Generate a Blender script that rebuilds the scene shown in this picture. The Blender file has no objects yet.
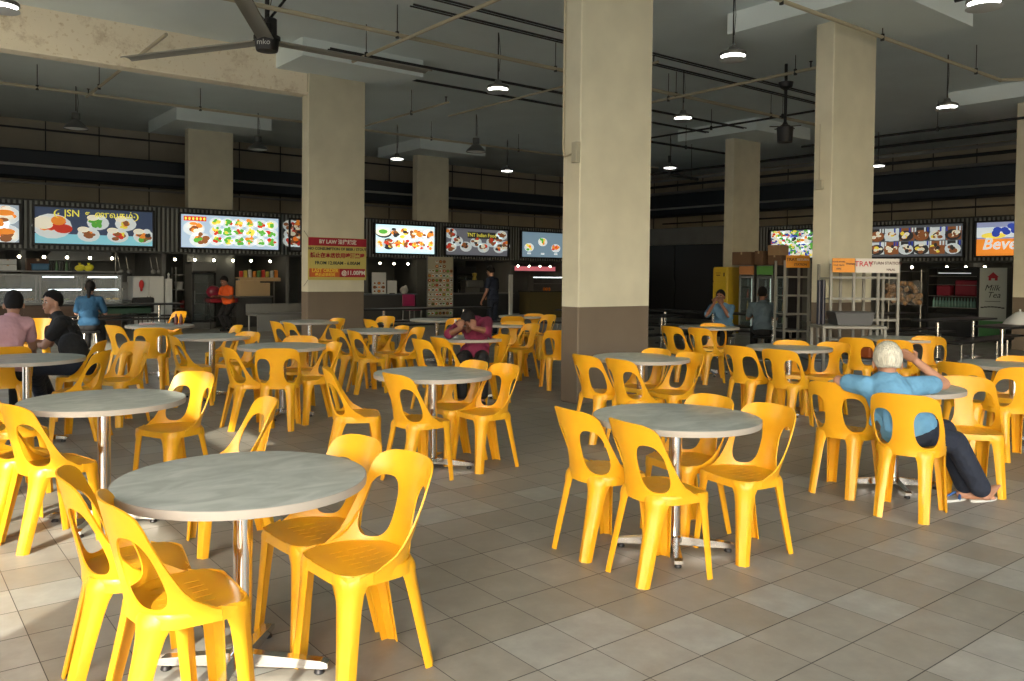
import bpy, bmesh, math, random
import numpy as np
from mathutils import Vector, Matrix
PI=math.pi
scn=bpy.context.scene
COL=scn.collection
random.seed(4)

# ------------------------------------------------------------ camera calibration
W_,H_=1024,681
FPX=824.29; YAW=0.663586; PITCH=-0.025116; ROLL=0.010660; CYO=-45.231
C0=np.array([0,0,1.5])
_f=np.array([math.sin(YAW)*math.cos(PITCH),math.cos(YAW)*math.cos(PITCH),math.sin(PITCH)])
_r=np.array([math.cos(YAW),-math.sin(YAW),0.0]); _u=np.cross(_r,_f)
_c,_s=math.cos(ROLL),math.sin(ROLL)
CR,CU,CF=_c*_r+_s*_u,_c*_u-_s*_r,_f
def ray(x,y): return (x-W_/2)/FPX*CR-(y-H_/2-CYO)/FPX*CU+CF
def at(x,y,z=0.0):            # point of the place at height z seen at that spot of the photograph
    d=ray(x,y); return Vector(C0+(z-1.5)/d[2]*d)
def atY(x,y,Y): d=ray(x,y); return Vector(C0+Y/d[1]*d)
def atX(x,y,X): d=ray(x,y); return Vector(C0+X/d[0]*d)
def atD(x,y,D): return Vector(C0+D*ray(x,y))
cam=bpy.data.cameras.new('camera'); co=bpy.data.objects.new('camera',cam); COL.objects.link(co)
cam.sensor_width=36; cam.lens=FPX/1024*36; cam.shift_y=CYO/1024
cam.clip_end=300
m=Matrix(((CR[0],CU[0],-CF[0],0),(CR[1],CU[1],-CF[1],0),(CR[2],CU[2],-CF[2],1.5),(0,0,0,1)))
co.matrix_world=m; scn.camera=co

# ------------------------------------------------------------ materials
def lin(c):
    if isinstance(c,str):
        c=[int(c[i:i+2],16)/255 for i in (0,2,4)]
        c=[v/12.92 if v<=.04045 else ((v+.055)/1.055)**2.4 for v in c]
    return tuple(c)+(1,)
MATS={}
def mat(name,col,rough=.6,metal=0,noise=0,nscale=8,emit=0,spec=.5,alpha=1,trans=0,sub=0,bump=0,bscale=60):
    if name in MATS: return MATS[name]
    m=bpy.data.materials.new(name); m.use_nodes=True; nt=m.node_tree; b=nt.nodes['Principled BSDF']
    c=lin(col); b.inputs['Base Color'].default_value=c; b.inputs['Roughness'].default_value=rough
    b.inputs['Metallic'].default_value=metal; b.inputs['Specular IOR Level'].default_value=spec
    if emit: b.inputs['Emission Color'].default_value=c; b.inputs['Emission Strength'].default_value=emit
    if alpha<1: b.inputs['Alpha'].default_value=alpha
    if trans: b.inputs['Transmission Weight'].default_value=trans
    if sub:
        b.inputs['Subsurface Weight'].default_value=sub; b.inputs['Subsurface Radius'].default_value=(.03,.015,.004); b.inputs['Subsurface Scale'].default_value=.4
    if noise or bump:
        tc=nt.nodes.new('ShaderNodeTexCoord')
    if noise:
        n=nt.nodes.new('ShaderNodeTexNoise'); n.inputs['Scale'].default_value=nscale; n.inputs['Detail'].default_value=5
        nt.links.new(tc.outputs['Object'],n.inputs['Vector'])
        r=nt.nodes.new('ShaderNodeMapRange'); r.inputs['From Min'].default_value=.3; r.inputs['From Max'].default_value=.7
        r.inputs['To Min'].default_value=1-noise; r.inputs['To Max'].default_value=1+noise
        nt.links.new(n.outputs['Fac'],r.inputs['Value'])
        mx=nt.nodes.new('ShaderNodeMix'); mx.data_type='RGBA'; mx.blend_type='MULTIPLY'; mx.inputs[0].default_value=1
        mx.inputs[6].default_value=c; nt.links.new(r.outputs[0],mx.inputs[7]); nt.links.new(mx.outputs[2],b.inputs['Base Color'])
    if bump:
        n2=nt.nodes.new('ShaderNodeTexNoise'); n2.inputs['Scale'].default_value=bscale
        nt.links.new(tc.outputs['Object'],n2.inputs['Vector'])
        bp=nt.nodes.new('ShaderNodeBump'); bp.inputs['Strength'].default_value=bump; bp.inputs['Distance'].default_value=.01
        nt.links.new(n2.outputs['Fac'],bp.inputs['Height']); nt.links.new(bp.outputs[0],b.inputs['Normal'])
    MATS[name]=m; return m
def emat(name,col,e):
    return mat(name,col,rough=.5,emit=e)

def tile_material():
    m=bpy.data.materials.new('floor_tiles'); m.use_nodes=True; nt=m.node_tree; N=nt.nodes; L=nt.links; b=N['Principled BSDF']
    tc=N.new('ShaderNodeTexCoord'); mp=N.new('ShaderNodeMapping'); L.new(tc.outputs['Object'],mp.inputs[0])
    S=0.297098
    mp.inputs['Scale'].default_value=(1/S,1/S,1)
    mp.inputs['Location'].default_value=(-1.99435/S,-2.36603/S,0)
    fl=N.new('ShaderNodeVectorMath'); fl.operation='FLOOR'; L.new(mp.outputs[0],fl.inputs[0])
    fr=N.new('ShaderNodeVectorMath'); fr.operation='FRACTION'; L.new(mp.outputs[0],fr.inputs[0])
    wn=N.new('ShaderNodeTexWhiteNoise'); wn.noise_dimensions='2D'; L.new(fl.outputs[0],wn.inputs['Vector'])
    big=N.new('ShaderNodeTexNoise'); big.inputs['Scale'].default_value=.13; big.inputs['Detail'].default_value=1
    L.new(fl.outputs[0],big.inputs['Vector'])
    add=N.new('ShaderNodeMath'); add.operation='ADD'; L.new(wn.outputs['Value'],add.inputs[0])
    ml=N.new('ShaderNodeMath'); ml.operation='MULTIPLY_ADD'; ml.inputs[1].default_value=3.2; ml.inputs[2].default_value=-1.75; L.new(big.outputs['Fac'],ml.inputs[0]); L.new(ml.outputs[0],add.inputs[1])
    cr=N.new('ShaderNodeValToRGB'); L.new(add.outputs[0],cr.inputs[0])
    e=cr.color_ramp.elements; e[0].position=.0; e[0].color=(.235,.225,.19,1); e[1].position=1; e[1].color=(.33,.325,.29,1)
    k=e.new(.55); k.color=(.27,.26,.225,1); k=e.new(.85); k.color=(.30,.31,.285,1)
    # mottling
    n=N.new('ShaderNodeTexNoise'); n.inputs['Scale'].default_value=7; n.inputs['Detail'].default_value=6; n.inputs['Roughness'].default_value=.65; L.new(tc.outputs['Object'],n.inputs['Vector'])
    r=N.new('ShaderNodeMapRange'); r.inputs['From Min'].default_value=.3; r.inputs['From Max'].default_value=.7; r.inputs['To Min'].default_value=.8; r.inputs['To Max'].default_value=1.16; L.new(n.outputs['Fac'],r.inputs[0])
    mx=N.new('ShaderNodeMix'); mx.data_type='RGBA'; mx.blend_type='MULTIPLY'; mx.inputs[0].default_value=1; L.new(cr.outputs[0],mx.inputs[6]); L.new(r.outputs[0],mx.inputs[7])
    # joints
    sx=N.new('ShaderNodeSeparateXYZ'); L.new(fr.outputs[0],sx.inputs[0])
    def edge(o,w):
        a=N.new('ShaderNodeMath'); a.operation='SUBTRACT'; a.inputs[1].default_value=.5; L.new(o,a.inputs[0])
        c=N.new('ShaderNodeMath'); c.operation='ABSOLUTE'; L.new(a.outputs[0],c.inputs[0])
        d=N.new('ShaderNodeMath'); d.operation='GREATER_THAN'; d.inputs[1].default_value=.5-w; L.new(c.outputs[0],d.inputs[0]); return d
    ex=edge(sx.outputs[0],.006); ey=edge(sx.outputs[1],.009)
    mm=N.new('ShaderNodeMath'); mm.operation='MAXIMUM'; L.new(ex.outputs[0],mm.inputs[0]); L.new(ey.outputs[0],mm.inputs[1])
    m2=N.new('ShaderNodeMix'); m2.data_type='RGBA'; L.new(mm.outputs[0],m2.inputs[0]); L.new(mx.outputs[2],m2.inputs[6]); m2.inputs[7].default_value=(.035,.032,.03,1)
    L.new(m2.outputs[2],b.inputs['Base Color'])
    rr=N.new('ShaderNodeMapRange'); rr.inputs['From Min'].default_value=.3; rr.inputs['From Max'].default_value=.7; rr.inputs['To Min'].default_value=.38; rr.inputs['To Max'].default_value=.6; L.new(n.outputs['Fac'],rr.inputs[0]); L.new(rr.outputs[0],b.inputs['Roughness'])
    b.inputs['Specular IOR Level'].default_value=.4
    return m
def pillar_material():
    m=bpy.data.materials.new('pillar_paint'); m.use_nodes=True; nt=m.node_tree; N=nt.nodes; L=nt.links; b=N['Principled BSDF']
    tc=N.new('ShaderNodeTexCoord'); sx=N.new('ShaderNodeSeparateXYZ'); L.new(tc.outputs['Object'],sx.inputs[0])
    lt=N.new('ShaderNodeMath'); lt.operation='LESS_THAN'; lt.inputs[1].default_value=1.13; L.new(sx.outputs[2],lt.inputs[0])
    n=N.new('ShaderNodeTexNoise'); n.inputs['Scale'].default_value=2.2; n.inputs['Detail'].default_value=7; L.new(tc.outputs['Object'],n.inputs['Vector'])
    r=N.new('ShaderNodeMapRange'); r.inputs['From Min'].default_value=.3; r.inputs['From Max'].default_value=.75; r.inputs['To Min'].default_value=1.06; r.inputs['To Max'].default_value=.9; L.new(n.outputs['Fac'],r.inputs[0])
    mx=N.new('ShaderNodeMix'); mx.data_type='RGBA'; L.new(lt.outputs[0],mx.inputs[0]); mx.inputs[6].default_value=lin((.59,.565,.43)); mx.inputs[7].default_value=lin((.155,.122,.088))
    m2=N.new('ShaderNodeMix'); m2.data_type='RGBA'; m2.blend_type='MULTIPLY'; m2.inputs[0].default_value=1; L.new(mx.outputs[2],m2.inputs[6]); L.new(r.outputs[0],m2.inputs[7])
    L.new(m2.outputs[2],b.inputs['Base Color']); b.inputs['Roughness'].default_value=.7
    return m
def beam_material():
    m=bpy.data.materials.new('stained_beam_paint'); m.use_nodes=True; nt=m.node_tree; N=nt.nodes; L=nt.links; b=N['Principled BSDF']
    tc=N.new('ShaderNodeTexCoord')
    n=N.new('ShaderNodeTexNoise'); n.inputs['Scale'].default_value=1.6; n.inputs['Detail'].default_value=9; n.inputs['Roughness'].default_value=.75; L.new(tc.outputs['Object'],n.inputs['Vector'])
    cr=N.new('ShaderNodeValToRGB'); L.new(n.outputs['Fac'],cr.inputs[0]); e=cr.color_ramp.elements
    e[0].position=.30; e[0].color=(.55,.45,.30,1); e[1].position=.46; e[1].color=(.86,.79,.62,1)
    n3=N.new('ShaderNodeTexNoise'); n3.inputs['Scale'].default_value=14; n3.inputs['Detail'].default_value=6; L.new(tc.outputs['Object'],n3.inputs['Vector'])
    c2=N.new('ShaderNodeValToRGB'); L.new(n3.outputs['Fac'],c2.inputs[0]); e=c2.color_ramp.elements; e[0].position=.36; e[0].color=(.86,.82,.75,1); e[1].position=.39; e[1].color=(1,1,1,1)
    m2=N.new('ShaderNodeMix'); m2.data_type='RGBA'; m2.blend_type='MULTIPLY'; m2.inputs[0].default_value=1; L.new(cr.outputs[0],m2.inputs[6]); L.new(c2.outputs[0],m2.inputs[7])
    L.new(m2.outputs[2],b.inputs['Base Color']); b.inputs['Roughness'].default_value=.8
    return m
def laminate_material():
    m=bpy.data.materials.new('grey_laminate'); m.use_nodes=True; nt=m.node_tree; N=nt.nodes; L=nt.links; b=N['Principled BSDF']
    tc=N.new('ShaderNodeTexCoord'); oi=N.new('ShaderNodeObjectInfo')
    ad=N.new('ShaderNodeVectorMath'); ad.operation='ADD'; L.new(tc.outputs['Object'],ad.inputs[0]); L.new(oi.outputs['Location'],ad.inputs[1])
    mp=N.new('ShaderNodeMapping'); mp.inputs['Scale'].default_value=(3.2,6,3); mp.inputs['Rotation'].default_value=(0,0,.7); L.new(ad.outputs[0],mp.inputs[0])
    n=N.new('ShaderNodeTexNoise'); n.inputs['Scale'].default_value=1.4; n.inputs['Detail'].default_value=6; n.inputs['Distortion'].default_value=1.5; L.new(mp.outputs[0],n.inputs['Vector'])
    cr=N.new('ShaderNodeValToRGB'); L.new(n.outputs['Fac'],cr.inputs[0]); e=cr.color_ramp.elements
    e[0].position=.32; e[0].color=(.34,.37,.33,1); e[1].position=.72; e[1].color=(.54,.56,.51,1)
    k=e.new(.5); k.color=(.42,.455,.41,1)
    L.new(cr.outputs[0],b.inputs['Base Color']); b.inputs['Roughness'].default_value=.38
    return m
M_TILE=tile_material(); M_PIL=pillar_material(); M_BEAM=beam_material(); M_LAM=laminate_material()
M_YEL=mat('golden_yellow_plastic',(.76,.375,.014),rough=.33,noise=.05,nscale=5,spec=.45,sub=.25)
M_EDGE=mat('table_edge_band',(.37,.335,.285),rough=.55)
M_CHR=mat('chrome',(.75,.74,.70),rough=.16,metal=1)
M_STEEL=mat('brushed_steel',(.24,.24,.23),rough=.42,metal=.8)
M_BLK=mat('black_plastic',(.012,.012,.013),rough=.45)
M_DARK=mat('dark_paint',(.02,.022,.024),rough=.6)
M_CEIL=mat('ceiling_paint',(.72,.81,.81),rough=.85,noise=.05,nscale=.7)
M_WALL=mat('upper_wall_paint',(.42,.38,.29),rough=.85,noise=.1,nscale=1.2)
M_PIPE=mat('cream_pipe_paint',(.42,.38,.27),rough=.5)
M_DUCT=mat('dark_blue_duct',(.018,.026,.038),rough=.6)
M_RAIL=mat('galvanised_rail',(.28,.29,.29),rough=.45,metal=.6)
M_CORR=mat('corrugated_grey',(.135,.145,.145),rough=.5)
M_GREY=mat('grey_partition',(.12,.125,.125),rough=.7,noise=.1,nscale=2)
M_WHITE=mat('white_paint',(.55,.57,.56),rough=.5)
M_CARD=mat('cardboard',(.36,.23,.12),rough=.8,noise=.06)
M_CONC=mat('outdoor_concrete',(.42,.40,.36),rough=.9,noise=.1,nscale=.4)

# ------------------------------------------------------------ mesh builder
class MB:
    def __init__(s): s.v=[]; s.f=[]; s.mi=[]
    def add(s,vs,fs,mi=0):
        o=len(s.v); s.v+= [tuple(v) for v in vs]; s.f+=[tuple(i+o for i in f) for f in fs]; s.mi+=[mi]*len(fs); return s
    def box(s,c,d,mi=0,rz=0,bev=0,mtx=None):
        x,y,z=d[0]/2,d[1]/2,d[2]/2
        if bev:
            b=min(bev,x*.9,y*.9,z*.9); vs=[];fs=[]
            prof=[(-z,-b),(-z+b,0),(z-b,0),(z,-b)]
            for zz,o in prof:
                X,Y=x+o,y+o
                for (px,py) in [(X-b,-Y),(X,-Y+b),(X,Y-b),(X-b,Y),(-X+b,Y),(-X,Y-b),(-X,-Y+b),(-X+b,-Y)]: vs.append((px,py,zz))
            for k in range(3):
                for i in range(8): fs.append((k*8+i,k*8+(i+1)%8,k*8+8+(i+1)%8,k*8+8+i))
            fs.append(tuple(reversed(range(8)))); fs.append(tuple(range(24,32)))
        else:
            vs=[(a*x,b_*y,c_*z) for c_ in(-1,1) for b_ in(-1,1) for a in(-1,1)]
            fs=[(0,2,3,1),(4,5,7,6),(0,1,5,4),(2,6,7,3),(0,4,6,2),(1,3,7,5)]
        M=Matrix.Translation(Vector(c))@Matrix.Rotation(rz,4,'Z')
        if mtx is not None: M=Matrix.Translation(Vector(c))@mtx
        return s.add([M@Vector(v) for v in vs],fs,mi)
    def tube(s,pts,r,n=8,mi=0,cap=True):
        pts=[Vector(p) for p in pts]; rs=r if isinstance(r,(list,tuple)) else [r]*len(pts)
        vs=[];fs=[]; up=None
        for i,p in enumerate(pts):
            d=(pts[min(i+1,len(pts)-1)]-pts[max(i-1,0)]).normalized()
            if up is None:
                up=Vector((0,0,1)) if abs(d.z)<.9 else Vector((1,0,0))
            a=d.cross(up).normalized(); b=a.cross(d).normalized(); up=b
            for k in range(n):
                t=2*PI*k/n; vs.append(p+(a*math.cos(t)+b*math.sin(t))*rs[i])
        for i in range(len(pts)-1):
            for k in range(n): fs.append((i*n+k,i*n+n+k,i*n+n+(k+1)%n,i*n+(k+1)%n))
        if cap: fs.append(tuple(range(n))); fs.append(tuple(reversed(range(len(pts)*n-n,len(pts)*n))))
        return s.add(vs,fs,mi)
    def lathe(s,prof,c=(0,0,0),n=24,mi=0,mtx=None):
        vs=[];fs=[]; M=Matrix.Translation(Vector(c))@(mtx or Matrix.Identity(4))
        for r,z in prof:
            for k in range(n): t=2*PI*k/n; vs.append(M@Vector((r*math.cos(t),r*math.sin(t),z)))
        for i in range(len(prof)-1):
            for k in range(n): fs.append((i*n+k,i*n+(k+1)%n,i*n+n+(k+1)%n,i*n+n+k))
        if prof[0][0]>1e-6: fs.append(tuple(reversed(range(n))))
        if prof[-1][0]>1e-6: fs.append(tuple(range((len(prof)-1)*n,len(prof)*n)))
        return s.add(vs,fs,mi)
    def grid(s,rows,mi=0,skip=None,flip=False):
        o=len(s.v); nr=len(rows); nc=len(rows[0])
        for r in rows: s.v+=[tuple(p) for p in r]
        for i in range(nr-1):
            for j in range(nc-1):
                if skip and skip(i,j): continue
                f=(o+i*nc+j,o+i*nc+j+1,o+i*nc+nc+j+1,o+i*nc+nc+j)
                s.f.append(f[::-1] if flip else f); s.mi.append(mi)
        return s
    def prism(s,poly,y0,y1,mi=0):      # poly in (x,z), extruded along y
        n=len(poly); vs=[(x,y0,z) for x,z in poly]+[(x,y1,z) for x,z in poly]
        fs=[tuple(range(n)),tuple(reversed(range(n,2*n)))]+[(i,i+n,(i+1)%n+n,(i+1)%n) for i in range(n)]
        return s.add(vs,fs,mi)
    def disc(s,c,rx,rz,y=0,n=14,mi=0):   # flat picture element in the x-z plane facing -y
        vs=[(c[0]+rx*math.cos(2*PI*k/n),y,c[2]+rz*math.sin(2*PI*k/n)) for k in range(n)]
        return s.add(vs,[tuple(range(n))],mi)
    def ball(s,c,r,mi=0,n=12,mtx=None):
        r=(r,r,r) if not isinstance(r,(tuple,list)) else r
        M=Matrix.Translation(Vector(c))@(mtx or Matrix.Identity(4))@Matrix.Diagonal((r[0],r[1],r[2],1))
        k=max(6,n//2); vs=[];fs=[]
        for i in range(1,k):
            ph=PI*i/k
            for j in range(n): t=2*PI*j/n; vs.append(M@Vector((math.sin(ph)*math.cos(t),math.sin(ph)*math.sin(t),-math.cos(ph))))
        for i in range(k-2):
            for j in range(n): fs.append((i*n+j,i*n+(j+1)%n,i*n+n+(j+1)%n,i*n+n+j))
        a=len(vs); vs.append(M@Vector((0,0,-1))); vs.append(M@Vector((0,0,1)))
        for j in range(n): fs.append((a,(j+1)%n,j)); fs.append((a+1,(k-2)*n+j,(k-2)*n+(j+1)%n))
        return s.add(vs,fs,mi)
    def mesh(s,name,mats,smooth=True,ang=35,merge=0):
        me=bpy.data.meshes.new(name); me.from_pydata(s.v,[],s.f)
        mats=mats if isinstance(mats,(list,tuple)) else [mats]
        for m in mats: me.materials.append(m)
        me.polygons.foreach_set('material_index',s.mi)
        if merge:
            bm=bmesh.new(); bm.from_mesh(me); bmesh.ops.remove_doubles(bm,verts=bm.verts,dist=merge); bmesh.ops.recalc_face_normals(bm,faces=bm.faces); bm.to_mesh(me); bm.free()
        me.update()
        if smooth:
            me.polygons.foreach_set('use_smooth',[True]*len(me.polygons)); me.set_sharp_from_angle(angle=math.radians(ang))
        return me
    def build(s,name,mats,parent=None,**k):
        return link(name,s.mesh(name,mats,**k),parent)
def link(name,me,parent=None):
    o=bpy.data.objects.new(name,me); COL.objects.link(o)
    if parent: o.parent=parent
    return o
def tag(o,label=None,cat=None,group=None,kind=None):
    if label: o['label']=label
    if cat: o['category']=cat
    if group: o['group']=group
    if kind: o['kind']=kind
    return o
def thing(name,label,cat,loc=(0,0,0),rz=0,group=None):
    o=bpy.data.objects.new(name,None); COL.objects.link(o); o.location=loc; o.rotation_euler=(0,0,rz); o.empty_display_size=.1
    return tag(o,label,cat,group)
def kids(o): return KIDS.get(o.name,[])
def copy_tree(o,parent=None):
    c=o.copy(); COL.objects.link(c)
    if parent: c.parent=parent
    for ch in [x for x in COL.objects if x.parent==o]: copy_tree(ch,c)
    return c
def struct(name,mb,m,parent=None,**k):
    o=mb.build(name,m,parent,**k); 
    if parent is None: o['kind']='structure'
    return o
def baked(mb,name,mats,mods,ang=40,merge=0,smooth=True):
    """mesh with modifiers applied"""
    me=mb.mesh(name,mats,smooth=smooth,ang=ang,merge=merge); o=bpy.data.objects.new('tmp',me); COL.objects.link(o)
    for typ,kw in mods:
        md=o.modifiers.new(typ,typ)
        for a,b in kw.items(): setattr(md,a,b)
    dg=bpy.context.evaluated_depsgraph_get(); ev=o.evaluated_get(dg)
    r=bpy.data.meshes.new_from_object(ev); r.name=name
    bpy.data.objects.remove(o); bpy.data.meshes.remove(me)
    if smooth:
        r.polygons.foreach_set('use_smooth',[True]*len(r.polygons)); r.set_sharp_from_angle(angle=math.radians(ang))
    return r
def text_mesh(txt,size,m,align='CENTER',ext=.002,bold=0,shear=0,sx=1):
    cu=bpy.data.curves.new('t','FONT'); cu.body=txt; cu.size=size; cu.align_x=align; cu.align_y='CENTER'; cu.extrude=ext; cu.offset=bold; cu.shear=shear
    cu.resolution_u=2
    o=bpy.data.objects.new('t',cu); COL.objects.link(o)
    dg=bpy.context.evaluated_depsgraph_get(); me=bpy.data.meshes.new_from_object(o.evaluated_get(dg))
    bpy.data.objects.remove(o); bpy.data.curves.remove(cu)
    me.transform(Matrix.Diagonal((sx,1,1,1)))
    me.materials.clear(); me.materials.append(m); return me
def lettering(txt,size,m,parent,x,y,z,name='lettering',**k):   # stands in the x-z plane facing -y
    me=text_mesh(txt,size,m,**k); me.transform(Matrix.Rotation(PI/2,4,'X')); o=link(name,me,parent); o.location=(x,y,z); return o

# ------------------------------------------------------------ the setting
CEILZ=5.6
b=MB(); b.box((12,9,-.05),(33,42,.1)); struct('floor',b,M_TILE)
b=MB(); b.box((0,0,-.16),(160,160,.1)); o=struct('outdoor_ground',b,M_CONC)
b=MB(); b.box((12,9,CEILZ+.15),(30,36,.3)); struct('ceiling',b,M_CEIL)
b=MB(); b.box((12.5,26.1,CEILZ/2),(33,.2,CEILZ)); struct('wall_back',b,M_WALL)
b=MB(); b.box((26.6,9,CEILZ/2),(.2,36,CEILZ)); struct('wall_right',b,M_WALL)
b=MB()
b.box((-3.1,.40,CEILZ/2),(.3,.70,CEILZ)); b.box((-3.1,6.05,CEILZ/2),(.3,5.9,CEILZ)); b.box((-3.1,20.5,CEILZ/2),(.3,13,CEILZ))
b.box((-3.1,-4.0,4.02),(.12,8.1,.74)); b.box((-3.1,1.9,4.02),(.12,2.5,.74)); b.box((-3.1,14.5,4.4),(.12,11,1.5))
b.box((-3.1,-4.0,4.62),(.12,8.1,.5)); b.box((-3.1,.95,4.62),(.12,.5,.5)); b.box((-3.1,-1.0,5.24),(.3,14,.72))
struct('wall_left_sun_block',b,M_WALL)  # unseen side wall; piers, bands and gaps shaped to cut the sunlight
b=MB(); b.box((17.5,-9.1,CEILZ/2),(19,.2,CEILZ)); struct('wall_front_light_block',b,M_WALL)  # unseen wall added to darken the right side and the rear
# vertical joints and pipes drawn on the upper wall panels
PILX=1.2; PILY=.3
pil=[(6.48,7.04),(6.62,14.80),(6.72,22.6),(13.8,22.6),(11.22,6.72),(18.6,14.05),(19.4,7.04)]
for i,(x,y) in enumerate(pil):
    b=MB(); b.box((PILX/2,PILY/2,2.65),(PILX,PILY,5.3),bev=.012); o=struct('pillar',b,M_PIL,smooth=False); o.location=(x,y,0)
    b=MB(); b.box((x+PILX/2,y+PILY/2,CEILZ-.16),(2.45,2.6,.32)); struct('ceiling_drop_panel',b,M_CEIL)
b=MB(); b.box((1.75,15.0,5.24),(9.72,.3,.72)); b.box((1.75,14.84,4.90),(9.72,.06,.05)); struct('trim_2',b,M_BEAM)
# panel joints on upper walls
b=MB()
for x in np.arange(1.2,24,1.35): b.box((x,25.99,4.2),(.025,.03,2.8))
b.box((12,25.96,5.35),(26,.05,.05)); 
o=b.build('trim_3',M_DARK); o['kind']='structure'
b=MB()
for y in np.arange(2,25,1.3): b.box((26.49,y,4.2),(.03,.025,2.8))
o=b.build('trim_4',M_DARK); o['kind']='structure'
# dark recess in the right corner
b=MB(); b.box((23.1,22.2,1.6),(.12,.35,3.2)); b.box((23.1,17.7,1.6),(.12,.2,3.2)); b.box((23.1,19.95,2.95),(.12,4.3,.6)); 
struct('wall_corner',b,M_GREY)
b=MB(); b.box((23.14,18.9,1.32),(.05,2.12,2.64)); b.box((23.14,21.0,1.32),(.05,2.0,2.64)); o=struct('door_1',b,mat('black_door',(.006,.006,.007),rough=.5))
b=MB(); b.box((23.08,19.93,1.1),(.03,.04,.5)); b.build('door_handle',M_DARK,o)

# ------------------------------------------------------------ stall fronts (fascia)
def corrugated(x0,x1,z0,z1,pitch=.11):
    b=MB(); n=int((x1-x0)/pitch); rows=[[],[]]
    for k in range(n+1):
        x=x0+k*pitch
        for dx,dy in ((0,0),(.045,0),(.05,-.05),(.105,-.05)):
            rows[0].append((x+dx,dy,z0)); rows[1].append((x+dx,dy,z1))
    b.grid(rows)
    for i in range(len(b.f)): b.mi[i]=1 if i%4 in (2,) else 0  # ridge faces coloured lighter to imitate light and shade on the corrugation
    return b
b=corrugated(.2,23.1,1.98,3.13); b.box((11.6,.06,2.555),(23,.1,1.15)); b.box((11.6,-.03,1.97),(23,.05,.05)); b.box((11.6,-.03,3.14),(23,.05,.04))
M_RIDGE_LIT=mat('ridge_lit_grey',(.20,.215,.21),rough=.5)
M_GROOVE_SHADE=mat('groove_shade_grey',(.055,.06,.06),rough=.7)  # groove shade painted as a darker grey than the ridges
o=b.build('trim_5',[M_GROOVE_SHADE,M_RIDGE_LIT],ang=20); o.location=(0,22.3,0); o['kind']='structure'
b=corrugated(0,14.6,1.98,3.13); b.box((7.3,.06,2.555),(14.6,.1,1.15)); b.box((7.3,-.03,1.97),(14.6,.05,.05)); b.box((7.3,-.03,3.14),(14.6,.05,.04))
o=b.build('trim_6',[M_GROOVE_SHADE,M_RIDGE_LIT],ang=20); o.location=(23,17.6,0); o.rotation_euler.z=-PI/2; o['kind']='structure'
# stall partitions, rear walls
for i,x in enumerate((2.9,6.05,9.4,11.9,14.5,17.5,20.6)):
    b=MB(); b.box((x,24.1,1.5),(.1,3.4,3.0)); struct('wall_stall_side',b,M_GREY)
b=MB(); b.box((11.8,25.2,1.5),(22.8,.1,3.0)); struct('wall_stall_rear',b,mat('stall_rear_panel',(.10,.105,.10),rough=.6,noise=.15,nscale=1.5))
for y in (16.6,12.6,9.75,5.5):
    b=MB(); b.box((24.6,y,1.5),(3.0,.1,3.0)); struct('wall_stall_side',b,M_GREY)
b=MB(); b.box((25.6,10.5,1.5),(.1,14,3.0)); struct('wall_stall_rear',b,MATS['stall_rear_panel'])

for (x,y) in ((6.72,22.6),(13.8,22.6)):
    b=MB(); b.box((x+.6,y-.02,1.0),(1.26,.03,2.0)); b.box((x-.02,y+.15,1.0),(.03,.34,2.0)); b.box((x+1.22,y+.15,1.0),(.03,.34,2.0)); struct('wall_cladding',b,MATS['stall_rear_panel'])
# ------------------------------------------------------------ ducts, rails, pipes
o=MB().box((11.5,24.9,4.25),(26,.7,.72),bev=.04).build('air_duct',M_DUCT); tag(o,'dark blue rectangular air duct running above the left row of food stalls','duct')
o=MB().box((25.3,12,4.3),(.7,27,.85),bev=.04).build('air_duct',M_DUCT); tag(o,'dark blue rectangular air duct running above the right row of food stalls','duct')
b=MB(); b.tube([(0,23,4.03),(22.6,23,4.03)],.035); o=b.build('cable_rail',M_RAIL); tag(o,'long grey horizontal rail in front of the duct above the left stalls','rail')
b=MB(); b.tube([(0,24.3,3.72),(22.6,24.3,3.72)],.03); o=b.build('cable_rail',M_RAIL); tag(o,'thin grey pipe just under the duct above the left stalls','rail')
b=MB(); b.tube([(23.6,22,4.02),(23.6,1,4.02)],.035); o=b.build('cable_rail',M_RAIL); tag(o,'long grey horizontal rail in front of the duct above the right stalls','rail')
b=MB(); b.tube([(24.7,22,3.55),(24.7,1,3.55)],.03); o=b.build('cable_rail',M_DARK); tag(o,'dark pipe running under the duct above the right stalls','rail')
for k,(x,z,r) in enumerate(((24.2,4.95,.05),(23.4,5.05,.05),(22.5,5.2,.04),(25.6,4.85,.06))):
    b=MB(); b.tube([(x,24,z),(x,0,z)],r); o=b.build('service_pipe',M_DARK if k%2==0 else M_RAIL)
    tag(o,'one of the parallel dark service pipes under the ceiling above the right stalls','pipe','service pipes above the right stalls')
def pipe(name,pts,r,m,label,hang=(),cat='pipe',sprinkle=()):
    t=thing(name,label,cat,pts[0])
    P0=Vector(pts[0]); b=MB(); b.tube([Vector(p)-P0 for p in pts],r)
    for p in pts[1:-1]: b.ball(Vector(p)-P0,r*1.3)
    b.build('pipe_run',m,t)
    for h in hang:
        h=Vector(h)-P0; b=MB(); b.tube([h,(h.x,h.y,CEILZ-P0.z)],.008,n=6); b.tube([h+Vector((0,0,-.05)),h+Vector((0,0,.05))],.03,n=8); b.build('hanger',M_DARK,t)
    for h in sprinkle:
        h=Vector(h)-P0; b=MB(); b.tube([h,h+Vector((0,0,.12))],.014,n=6); b.lathe([(.03,.12),(.035,.13),(0,.14)],h,n=8); b.build('sprinkler_head',M_DARK,t)
    return t
zA=5.14
pipe('sprinkler_pipe',[(-2.5,11.1,zA),(19.5,11.1,zA)],.035,M_PIPE,'cream sprinkler pipe crossing the ceiling behind the big fan, from upper left to right',[(x,11.1,zA) for x in (3.2,6.4,9.6,12.8,16)])
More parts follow.
